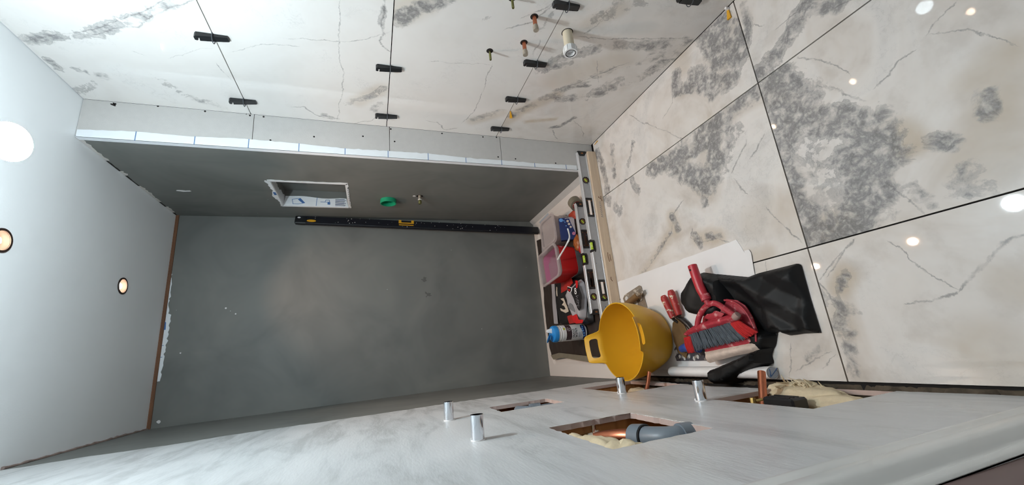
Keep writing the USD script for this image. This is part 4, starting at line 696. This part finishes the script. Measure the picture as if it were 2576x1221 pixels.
def tub(name, label, cx, cy, z0, wx, wy, h, taper, mt, ang=0.0, wall=.0022, lip=.010):
    o = thing(name, label, 'tub', (cx, cy, z0)); rings = []; prof = [(1 - taper, 0, 0), (1 - taper * .55, .5, 0), (1, .93, 0), (1, 1, 0), (1, 1, lip), (1, .95, lip)]
    def loop(s, t, e): return [(x, y, z0 + t * h) for x, y in np.array(rrect(-wx / 2 * s - e, wx / 2 * s + e, -wy / 2 * s - e, wy / 2 * s + e, .035).exterior.coords)[:-1]]
    rows = [loop(s, t, e) for s, t, e in prof] ; n = len(rows[0]); rows_in = [loop(s, t + (.012 / h if k == 0 else 0), e - wall) for k, (s, t, e) in enumerate(prof[:4])]
    V = np.array(sum(rows[::-1] + [rows[0]] * 0 + [], [])); seq = rows[:3] + [rows[5], rows[4]] + rows_in[::-1]; V = np.array(sum(seq, [])); F = []
    for k in range(len(seq) - 1):
        for i in range(n):
            j = (i + 1) % n; F += [(k * n + i, k * n + j, k * n + n + j), (k * n + i, k * n + n + j, k * n + n + i)]
    e0 = len(V); V = np.vstack([V, [[0, 0, z0]], [[0, 0, z0 + .003]]]); l = (len(seq) - 1) * n
    for i in range(n):
        j = (i + 1) % n; F += [(e0, j, i), (e0 + 1, l + i, l + j)]
    m = trimesh.Trimesh(V, np.array(F), process=False); m = spin(m, ang, (0, 0, 0)); m.apply_translation((cx, cy, 0)); obj('body', m, mt, o); return o
T2c, T2a = (.508, 2.235), .10
t2 = tub('plastic_tub', 'open clear tub with a red label and hanging white handle', *T2c, .054, .196, .262, .178, .16, 'translucent_tub', T2a)
def around(s, e, z0, z1, a0, a1):          # a band on the tub's wall
    c = np.array(rrect(-.098 * s - e, .098 * s + e, -.131 * s - e, .131 * s + e, .035).exterior.coords); ls = LineString(c); q = [ls.interpolate(t, normalized=True).coords[0] for t in np.linspace(a0, a1, 60)]
    return q
def band(z0, z1, a0, a1, e=.0012):
    V = []
    for z, s in ((z0, 1 - .16 * (1 - (z0 - .05) / .178) * .95), (z1, 1 - .16 * (1 - (z1 - .05) / .178) * .8)):
        V += [(x, y, z) for x, y in around(s, e, 0, 0, a0, a1)]
    n = len(V) // 2; F = [(i, i + 1, n + i + 1) for i in range(n - 1)] + [(i, n + i + 1, n + i) for i in range(n - 1)]
    m = trimesh.Trimesh(np.array(V), np.array(F), process=False); m = spin(m, T2a, (0, 0, 0)); m.apply_translation((*T2c, 0)); return m
bands = band(.090, .205, 0, 1); obj('label', bands, 'label_red', t2, smooth=False); obj('skirt', band(.052, .0895, 0, 1), 'tub_grey', t2, smooth=False)
obj('sticker', band(.176, .200, .0, .0001), 'print_white', t2) if False else None
hx = np.array(T2c); hp = [(.509,2.083,.232),(.526,2.045,.232),(.550,1.984,.232),(.577,1.925,.232)]
obj('handle', tube(hp + [(.627,1.965,.200),(.666,1.974,.200)], [.0062, .005, .005, .005, .0045, .004], 10, 20), 'pvc_white', t2)
obj('lining', [box(.455, .55, 2.19, 2.28, .056, .06)], 'film_grey', t2, label='folded grey sachet on the bottom'); obj('pink_wall', band(.09, .2, 0, 1, -.0036), 'pink_inside', t2, smooth=False)
obj('sticker', box(.575, .598, 2.1195, 2.121, .178, .196), 'print_white', t2)
t1 = tub('plastic_tub', 'clear empty tub stacked on ribbed lids by the blue packet', .752, 2.305, .118, .185, .215, .052, .1, 'translucent_tub', .04)
obj('lid', [spin(move(prism(rrect(-.094, .094, -.112, .112, .035).difference(rrect(-.082, .082, -.10, .10, .03)), .168, .176), .752, 2.305, 0), .04, (.752, 2.305, 0)), move(prism(rrect(-.086, .086, -.104, .104, .032), .158, .1595), .752, 2.305, 0)], 'translucent_tub', t1)
for k in range(5):
    obj('ribbed_lid', move(prism(rrect(-.088, .088, -.105, .105, .032), .055 + k * .013, .062 + k * .013), .752, 2.300, 0), 'translucent_tub', t1)
bx = thing('packet', 'navy blue packet with pale print standing by the clear tub', 'packet', (.725, 2.135, TZ))
bxm = lambda m: spin(m, -.35, (.725, 2.15, TZ), (1, 0, 0))
obj('box', bxm(box(.652, .800, 2.135, 2.165, TZ + .008, TZ + .105, .001)), 'navy', bx)
obj('print', [bxm(on_y(q, 2.1342, 2.1352)) for q in (Polygon([(.800, .052), (.800, .085), (.755, .074), (.70, .056), (.69, .052)]), sbox(.792, .055, .797, .11))], 'film_grey', bx)
obj('print', [bxm(on_y(Point(x, z).buffer(r), 2.1338, 2.1352)) for x, z, r in ((.785, .135, .012), (.78, .118, .004), (.77, .112, .0035), (.745, .108, .004))], 'sky_blue', bx); obj('print', [bxm(on_y(Point(x, z).buffer(r), 2.1336, 2.1352)) for x, z, r in ((.775, .094, .008), (.755, .088, .008), (.735, .08, .007))], 'print_cream', bx); obj('print', bxm(on_y(Point(.690, .066).buffer(.011), 2.1336, 2.1352)), 'pink_inside', bx)
rp = thing('carton', 'folded orange-red carton between the tub and the shorter level', 'carton', (.82, 2.15, TZ))
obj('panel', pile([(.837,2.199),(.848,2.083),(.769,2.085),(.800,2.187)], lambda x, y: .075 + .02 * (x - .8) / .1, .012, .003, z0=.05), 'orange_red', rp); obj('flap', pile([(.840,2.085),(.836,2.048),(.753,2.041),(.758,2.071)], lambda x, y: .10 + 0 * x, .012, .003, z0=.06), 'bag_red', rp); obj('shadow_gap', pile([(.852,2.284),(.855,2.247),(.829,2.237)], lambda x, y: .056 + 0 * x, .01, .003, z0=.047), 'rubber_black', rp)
ab = thing('bag', 'small amber and red bag slumped beside the blue packet', 'bag', (.62, 2.10, TZ)); obj('sack', blob((.618, 2.105, .070), (.05, .035, .028), 21, .3), 'amber_bag', ab); obj('corner', blob((.575, 2.085, .064), (.028, .022, .02), 22, .3), 'bag_red', ab)
tr = thing('tape_roll', 'grey-green tape roll standing behind the end of the shorter level', 'tape roll', (.852, 2.035, TZ))
obj('roll', ring((.835, 2.03, TZ + .042), (.870, 2.06, TZ + .042), .040, .025, 32), 'olive_edge', tr); obj('core', ring((.8345, 2.0296, TZ + .042), (.8705, 2.0604, TZ + .042), .0262, .0235, 28), 'bag_red', tr)

# wipes canister
wc = (.088, 2.215); wz = .058; cw = thing('wipes_canister', 'white wipes canister with a blue flip lid standing in the tray', 'canister', (*wc, wz))
obj('body', lathe([(0, 0), (.044, 0), (.0475, .006), (.0475, .158), (.045, .160), (.045, .165), (.0475, .167), (.0475, .170), (.0455, .172), (.0455, .177), (.0475, .179), (.0475, .182), (.040, .184), (0, .184)], 48, (*wc, wz)), 'pvc_white', cw)
obj('lid', lathe([(.047, .0), (.0485, .001), (.0485, .018), (.045, .026), (.038, .029), (0, .029)], 44, (*wc, wz + .183)), 'wipes_blue', cw)
flap = prism(Point(0, 0).buffer(.024, quad_segs=10).union(sbox(-.016, -.03, .016, 0)), 0, .003); flap = axes(flap, (.8, -.6, .0), (-.45, -.6, .66), (.39, .52, .75), (wc[0] - .026, wc[1] - .010, wz + .238)); obj('flip_cap', flap, 'wipes_blue', cw)
obj('wipe', pile([(wc[0] + .002, wc[1] - .01), (wc[0] + .034, wc[1] - .012), (wc[0] + .036, wc[1] + .022), (wc[0] + .008, wc[1] + .018)], lambda x, y: wz + .225 + .018 * wrink(x, y, 2, 30), .004, .001, z0=wz + .205), 'paper_bright', cw)
def curved(poly, r, zc, a0, seg=.004):
    """a flat label (x along the circumference in metres, y up) bent onto the canister"""
    m = prism(poly, 0, .0004) if not isinstance(poly, trimesh.Trimesh) else poly
    v, f = trimesh.remesh.subdivide_to_size(m.vertices, m.faces, .008); a = a0 + v[:, 0] / r; rr_ = r + v[:, 2]
    return trimesh.Trimesh(np.c_[wc[0] + rr_ * np.cos(a), wc[1] + rr_ * np.sin(a), wz + zc + v[:, 1]], f, process=False)
FRONT = -math.pi / 2 - .06; rl = .0476
obj('label_band', curved(sbox(-.046, .102, .062, .136), rl, 0, FRONT), 'label_plum', cw)
obj('label_tab', curved(sbox(.020, .142, .034, .154), rl, 0, FRONT), 'lime_green', cw)
obj('brand_mark', [curved(capsule([(.024 + .012 * math.cos(q), .119 + .011 * math.sin(q)) for q in np.linspace(.4, 5.2, 14)], .0012), rl + .0006, 0, FRONT), curved(capsule([(.016, .112), (.022, .126), (.026, .112), (.032, .126)], .001), rl + .0006, 0, FRONT)], 'film_grey', cw)
for word, zz in (('SMOO', .0835), ('WIPES', .0665)):
    t = meshkit.text_mesh(word, .0125, .0003, True); t.apply_translation((-.030, 0, 0)); obj('lettering', curved(t, rl + .0002, zz, FRONT), 'print_black', cw)
obj('small_print', [curved(sbox(-.030, .058 - k * .004, -.030 + .034 * R.uniform(.6, 1), .0592 - k * .004), rl + .0003, 0, FRONT) for k in range(4)] + [curved(sbox(-.024, .0395, .006, .041), rl + .0003, 0, FRONT)], 'print_dark', cw, kind='stuff')
obj('picture_strip', curved(Polygon([(-.046, .012), (.05, .012), (.05, .034), (.03, .040), (.01, .034), (-.01, .032), (-.03, .026), (-.046, .026)]), rl, 0, FRONT), 'navy', cw)
obj('bubble_print', [curved(Point(x, .026 + .004 * math.sin(x * 90)).buffer(.0058), rl + .0006, 0, FRONT) for x in (-.022, -.007, .008, .022, .036)], 'sky_blue', cw)

# yellow flexible bucket
BC = (.010, 1.628); BH = .203; bk = thing('bucket', 'yellow flexible rubber bucket with two loop handles', 'bucket', (*BC, .001))
NT, NZ = 160, 28; ang = np.arange(NT) * 2 * math.pi / NT; WID = .40
AF, AN = math.radians(97), math.radians(-83)
def bump(a, c, lo, hi):
    d = np.abs((a - c + math.pi) % (2 * math.pi) - math.pi); x = np.clip((hi - d) / (hi - lo), 0, 1); return x * x * (3 - 2 * x)
bf_, bn_ = bump(ang, AF, .25, .50), bump(ang, AN, .34, .46)
def rad(t): return .118 + (.174 - .118) * (1 - (1 - np.clip(t, 0, 1)) ** 1.9) + np.clip(t - 1, 0, 1) * .10
def wall(off):
    P = []
    for k in range(NZ + 1):
        t = k / NZ; hz = BH + (bf_ * .053 + bn_ * .034); z = t * hz; r = rad(z / BH) + np.clip(z - BH + .012, 0, 1) * (bf_ * .45 + bn_ * .20) - off
        if k == 0: r = r - .008
        P.append(np.c_[BC[0] + r * np.cos(ang), BC[1] + r * np.sin(ang), np.full(NT, .001) + np.maximum(z, off)])
    return P
rows = wall(0) + wall(.0042)[::-1]; V = np.vstack(rows + [[[BC[0], BC[1], .001]], [[BC[0], BC[1], .0052]]]); F = []; nr = len(rows)
for k in range(nr - 1):
    for i in range(NT):
        j = (i + 1) % NT; F += [(k * NT + i, k * NT + j, k * NT + NT + j), (k * NT + i, k * NT + NT + j, k * NT + NT + i)]
e0 = nr * NT
for i in range(NT):
    j = (i + 1) % NT; F += [(e0, j, i), (e0 + 1, (nr - 1) * NT + i, (nr - 1) * NT + j)]
bm = trimesh.Trimesh(V, np.array(F), process=False)
for a, zc in ((AF, BH + .0215), (AN, BH + .002)):
    d = np.array([math.cos(a), math.sin(a), 0]); s = np.array([-d[1], d[0], 0]); hl, hz_ = (.046, .0165) if a == AF else (.046, .012); slot = axes(prism(rrect(-hl, hl, -hz_, hz_, .0115), -.06, .08), s, Z, d, np.array([*BC, zc]) + d * .18)
    bm = cut(bm, slot)
obj('tub', bm, 'yellow_rubber', bk, smooth=40)

# ---------------------------------------------------------------- on the marble floor
ps = thing('paper_sheet', 'large white card sheet spread over the marble floor under the tools', 'card sheet', (.1, 1.4, .001))
so = [(.322, 1.862), (.326, 1.069), (.198, 1.030), (-.02, 1.06), (-.135, 1.10), (-.135, 1.862)]
so = jag(so[:1] + so[1:] + so[:1], .0008, .03, 2)
obj('sheet', prism(Polygon(so), .0006, .0018), 'paper', ps)
p2 = thing('paper_sheet', 'narrow white card strip lying by the bin bag corner', 'card strip', (.24, 1.02, .001)); obj('strip', pile([(.278,1.050),(.277,1.024),(.186,1.033),(.186,1.057)], lambda x, y: .0045 + 0 * x, .02, thick=.0012), 'paper', p2)
rl_ = thing('paper_roll', 'rolled white paper with a blue printed line by the left wall', 'paper roll', (-.135, 1.2, .002))
sp = [(.0035 * q * 1.0 + .004, q) for q in np.linspace(0, 2 * math.pi * 1.35, 40)]
prf = [(.020 * math.cos(q) * (1 - .1 * q / 8.5), .027 * math.sin(q) * (1 - .1 * q / 8.5)) for q in np.linspace(-1.5, 2 * math.pi * 1.2 - 1.5, 44)]
shell = LineString(prf).buffer(.0007, cap_style=2)
obj('roll', axes(prism(shell, 0, .48), X, Z, -Y, (-.140, 1.520, .0285)), 'paper', rl_)
obj('inner_leaf', axes(prism(Polygon([(a * .9, b * .9) for a, b in prf[4:36]]), 0, .002), X, Z, -Y, (-.140, 1.042, .0285)), 'blue_fade', rl_)
obj('printed_line', [axes(prism(capsule(q, .0012), 0, .001), X, Z, -Y, (-.140, 1.0402, .0285)) for q in ([(.012, .010), (-.010, .010), (.008, -.018), (.012, -.022)], [(.0, .010), (-.010, .014)])], 'print_blue', rl_)

def slab(o, name, px, z, t, mt): return obj(name, prism(Polygon(px), z, z + t), mt, o)
# grouting float: plastered plate with a round handle end
g1 = thing('notched_trowel', 'plaster-covered steel trowel beside the bucket and batten', 'trowel', (.21, 1.72, .002))
slab(g1, 'blade', Polygon([(.226,1.827),(.240,1.808),(.265,1.678),(.260,1.666),(.154,1.650),(.112,1.707),(.143,1.800)]).buffer(.004), .004, .002, 'mortar_steel')
q = [(.199,1.712,.030)][0]; obj('handle', [tube([(q[0] + .02, q[1] - .05, .034), (q[0] - .01, q[1] + .05, .034)], [.016, .0165], 16, 0)], 'trowel_brown', g1)
q = [(.228,1.653,.040)][0]; obj('knob', lathe([(0, 0), (.014, 0), (.0155, .5), (.012, 1), (0, 1)], 20, (q[0] - .004, q[1] + .012, .03), (q[0] + .006, q[1] - .022, .036)), 'mortar_steel', g1)
obj('clod', [blob((*p_, .008), (.014, .012, .006), 30 + i, .5, 2) for i, p_ in enumerate([(.219,1.794),(.187,1.764),(.206,1.678),(.185,1.724)])], 'torn_paper', g1)
def handle(pa, pb, z, r, mt, o): 
    a, b = np.array([*pa, z]), np.array([*pb, z - .004]); obj('handle', tube([a, a + (b - a) * .12, a + (b - a) * .5, a + (b - a) * .92, b], [r * .75, r * 1.06, r, r * .95, r * .8], 18), mt, o)
t1_ = thing('trowel', 'rounded brown-bladed trowel with a red handle, nearer the bucket', 'trowel', (.08, 1.48, .004))
slab(t1_, 'blade', Polygon([(.075,1.466),(.073,1.447),(.047,1.420),(.012,1.406),(-.036,1.418),(-.084,1.447),(-.060,1.481),(-.015,1.496),(.028,1.496),(.061,1.483)]).buffer(.003), .0085, .0018, 'trowel_brown')
a, b = [(.186,1.488),(.084,1.455)]; handle(a, b, .030, .0152, 'red_painted', t1_); q = [(.080,1.463),(.064,1.453)]; obj('neck', tube([(*b, .024), (*q[0], .022), (*q[1], .010)], .006, 10), 'dark_steel', t1_)
t2_ = thing('trowel', 'trowel with a dark steel neck and red handle, nearer the dustpan', 'trowel', (.10, 1.42, .004))
a, b = [(.202,1.433),(.092,1.413)]; handle(a, b, .032, .0152, 'red_painted', t2_)
q = [(.088,1.436),(.071,1.411),(.048,1.389),(.023,1.373)]; obj('neck', tube([(*b, .026), (*q[0], .024), (*q[1], .020), (*q[2], .016), (*q[3], .012)], [.008, .009, .011, .011, .009], 12), 'dark_steel', t2_); obj('blade', prism(Polygon([(.041,1.400),(.025,1.370),(-.039,1.356),(-.069,1.421),(-.019,1.437)]).buffer(.003), .0035, .0052), 'mortar_steel', t2_)
g2 = thing('notched_trowel', 'notched trowel with a blue grip half under the brush', 'trowel', (-.04, 1.44, .002))
slab(g2, 'blade', Polygon([(-.049,1.513),(-.030,1.492),(-.038,1.315),(-.099,1.322),(-.098,1.512),(-.080,1.516),(-.070,1.504)]), .0035, .0018, 'dark_mortar')
obj('grip', tube([(-.049,1.444,.026),(-.044,1.424,.026),(-.043,1.386,.026),(-.051,1.340,.026)], [.014, .019, .018, .016], 14, 8), 'blue_grip', g2); obj('smear', [blob((*p_, .0065), (.008, .006, .003), 40 + i, .5, 2) for i, p_ in enumerate([(-.080,1.486),(-.088,1.459),(-.080,1.429),(-.090,1.404),(-.058,1.500),(-.084,1.380)])], 'torn_paper', g2)

# bin bag
bb_ = thing('bin_bag', 'black plastic bin bag spread in folds over the floor', 'bag', (.05, 1.1, .002))
def hmix(seed, base, amp): return lambda x, y: base + amp * wrink(x, y, seed, 4.5) + amp * .35 * wrink(x, y, seed + 3, 12)
flat = [(.219,1.252),(.223,1.193),(.183,1.059),(.188,1.017),(.189,.876),(.181,.867),(.072,.869),(-.026,.867),(-.024,.917),(-.027,.964),(-.009,.990),(-.028,1.042),(.001,1.072),(-.038,1.108),(-.006,1.166),(.060,1.241),(.130,1.293)]
def hflat(x, y): 
    t = lambda q: np.abs((q % 1.0) * 2 - 1)
    f = np.maximum(t(x * 5.5 + y * 3.2 + .3), .9 * t(y * 5.0 - x * 3.0 + .15)) * .6 + .4 * t(x * 9.0 - y * 7.0)
    k = np.clip((np.hypot(x - .01, (y - 1.20) * .9) - .10) / .08, .25, 1)
    return .008 + k * (.040 * f + .006 * wrink(x, y, 31, 9))
obj('sheet', pile(flat, hflat, .007, .003, z0=.0022), 'bin_bag', bb_, smooth=30)
obj('crumple', pile([(.181,1.356),(.222,1.304),(.243,1.254),(.224,1.198),(.199,1.153),(.106,1.129),(.054,1.180),(.062,1.255),(.082,1.321),(.131,1.354)], hmix(35, .022, .045), .008, .003, z0=.0022), 'bin_bag', bb_, smooth=30)
obj('crumple', pile([(-.124,1.279),(-.108,1.223),(-.081,1.128),(-.065,1.083),(-.054,1.027),(-.086,1.048),(-.111,1.047),(-.133,1.103),(-.160,1.165),(-.181,1.212),(-.186,1.274),(-.157,1.283)], hmix(41, .03, .055), .008, .003, z0=.0022), 'bin_bag', bb_, smooth=30)
obj('crumple', pile([(.004,1.107),(.007,1.058),(-.017,1.006),(-.055,1.024),(-.086,1.055),(-.078,1.099)], hmix(44, .02, .04), .009, .003, z0=.0022), 'bin_bag', bb_)

# dustpan with the brush clipped on top
dp = thing('dustpan', 'dusty red dustpan with a pale rubber lip under the brush', 'dustpan', (-.01, 1.2, .03))
pan = [(-.069,1.294),(-.040,1.050),(-.051,1.049),(-.018,1.044),(.042,1.050),(.084,1.066),(.108,1.096),(.121,1.145),(.099,1.229),(.066,1.269),(-.008,1.302)]
def hp_(x, y): return .052 + .0 * x
obj('pan', pile(Polygon(pan).convex_hull.exterior.coords[:-1], lambda x, y: .050 + .004 * wrink(x, y, 3, 8), .012, .004, z0=.040), 'red_dusty', dp)
lip = [(-.063,1.297),(-.048,1.168),(-.035,1.052),(-.069,1.051),(-.081,1.152),(-.105,1.285),(-.096,1.294)]
obj('lip', pile(lip, lambda x, y: .058 + .004 * wrink(x, y, 8, 20), .008, .005, z0=.040), 'dusty_lip', dp)
obj('side_wall', tube([(-.037,1.047,.058),(.002,1.042,.058),(.049,1.053,.058),(.080,1.070,.058),(.100,1.094,.058),(.115,1.136,.058)], .0035, 8, 20), 'red_dusty', dp)
br = thing('brush', 'red hand brush with grey bristles lying on the dustpan', 'brush', (.07, 1.27, .07))
Zb = .085
hd = [(.267,1.223,.085),(.214,1.215,.085),(.169,1.206,.085),(.140,1.196,.085)]
obj('handle', tube([np.array(hd[0]), np.array(hd[0]) * .97 + np.array(hd[1]) * .03, hd[1], hd[2], hd[3]], [.0150, .0175, .0178, .0180, .0160], 20), 'red_plastic', br)
q = [(.247,1.220,.103)][0]; obj('hang_hole', cyl((q[0], q[1], .094), (q[0], q[1], .1033), .0042, 12), 'hole_dark', br)
hd2 = [(.146,1.195,.085),(.124,1.189,.085),(.105,1.183,.085)]; obj('socket', [tube(hd2, [.0160, .013, .012], 14), ring(hd2[0], hd2[1], .0185, .012, 18)], 'red_dusty', br)
arch = [(.034,1.264,.085),(.063,1.248,.085),(.092,1.218,.085),(.108,1.182,.085),(.107,1.152,.085),(.089,1.125,.085),(.068,1.099,.085),(.052,1.080,.085)]
obj('yoke', [trimesh.util.concatenate([tube(arch, .0105, 12, 26)])], 'red_dusty', br)
bar = [(.009,1.350,.085),(.020,1.298,.085),(.030,1.223,.085),(.043,1.143,.085),(.055,1.076,.085)]
obj('block', [pile([(.011,1.353),(.025,1.326),(.037,1.292),(.045,1.260),(.049,1.218),(.053,1.193),(.058,1.129),(.065,1.078),(.056,1.062),(.039,1.067),(.030,1.107),(.015,1.242),(.000,1.336)], lambda x, y: .098 + 0 * x, .008, .008, z0=.072)], 'red_dusty', br)
obj('clip_end', [lathe([(0, 0), (.011, .1), (.013, .5), (.011, .9), (0, 1)], 16, *[(.045,1.079,.095),(.058,1.056,.095)])], 'dusty_knob', br)
web = pile([(.064,1.237),(.081,1.204),(.082,1.169),(.067,1.134),(.055,1.155),(.052,1.207)], lambda x, y: .080 + 0 * x, .009, .003, z0=.070); obj('web', web, 'red_dusty', br)
# bristles fan from the bar to the sweep edge
e0, e1 = [(.008,1.320,.082),(.033,1.112,.082)]; s0, s1 = [(-.057,1.331,.066),(-.026,1.077,.066)]; e0, e1, s0, s1 = map(np.array, (e0, e1, s0, s1)); tufts = []
for i in range(150):
    t = i / 149; a = e0 + (e1 - e0) * t; b = s0 + (s1 - s0) * t; jit = np.array([R.uniform(-.004, .004), R.uniform(-.003, .003), R.uniform(-.003, .006)])
    a = a + [0, 0, R.uniform(-.008, .006)]; tufts.append(tube([a, a * .45 + b * .55 + jit * .4, b + jit], [.0028, .0026, .0010], 5))
obj('bristles', tufts + [pile([tuple(e0[:2]), tuple(e1[:2]), tuple((s1 * .97 + e1 * .03)[:2]), tuple((s0 * .97 + e0 * .03)[:2])], lambda x, y: .071 + .002 * wrink(x, y, 2, 90), .008, .002, z0=.062)], 'bristle_grey', br, kind='stuff')
for nm, (a0, a1, b0, b1) in (('red_tuft', (*[(-.003,1.348,.082),(.001,1.316,.082)], *[(-.062,1.361,.066),(-.060,1.325,.066)])), ('red_tuft', (*[(.031,1.109,.082),(.035,1.074,.082)], *[(-.025,1.077,.062),(-.007,1.033,.062)]))):
    a0, a1, b0, b1 = map(np.array, (a0, a1, b0, b1)); tf = []
    for i in range(26):
        t = i / 25; a = a0 + (a1 - a0) * t; b = b0 + (b1 - b0) * t + [R.uniform(-.003, .003), R.uniform(-.003, .003), R.uniform(-.002, .006)]; tf.append(tube([a, (a + b) / 2 + [0, 0, .004], b], [.0036, .004, .0022], 5))
    obj(nm, tf, 'bristle_red', br, kind='stuff')
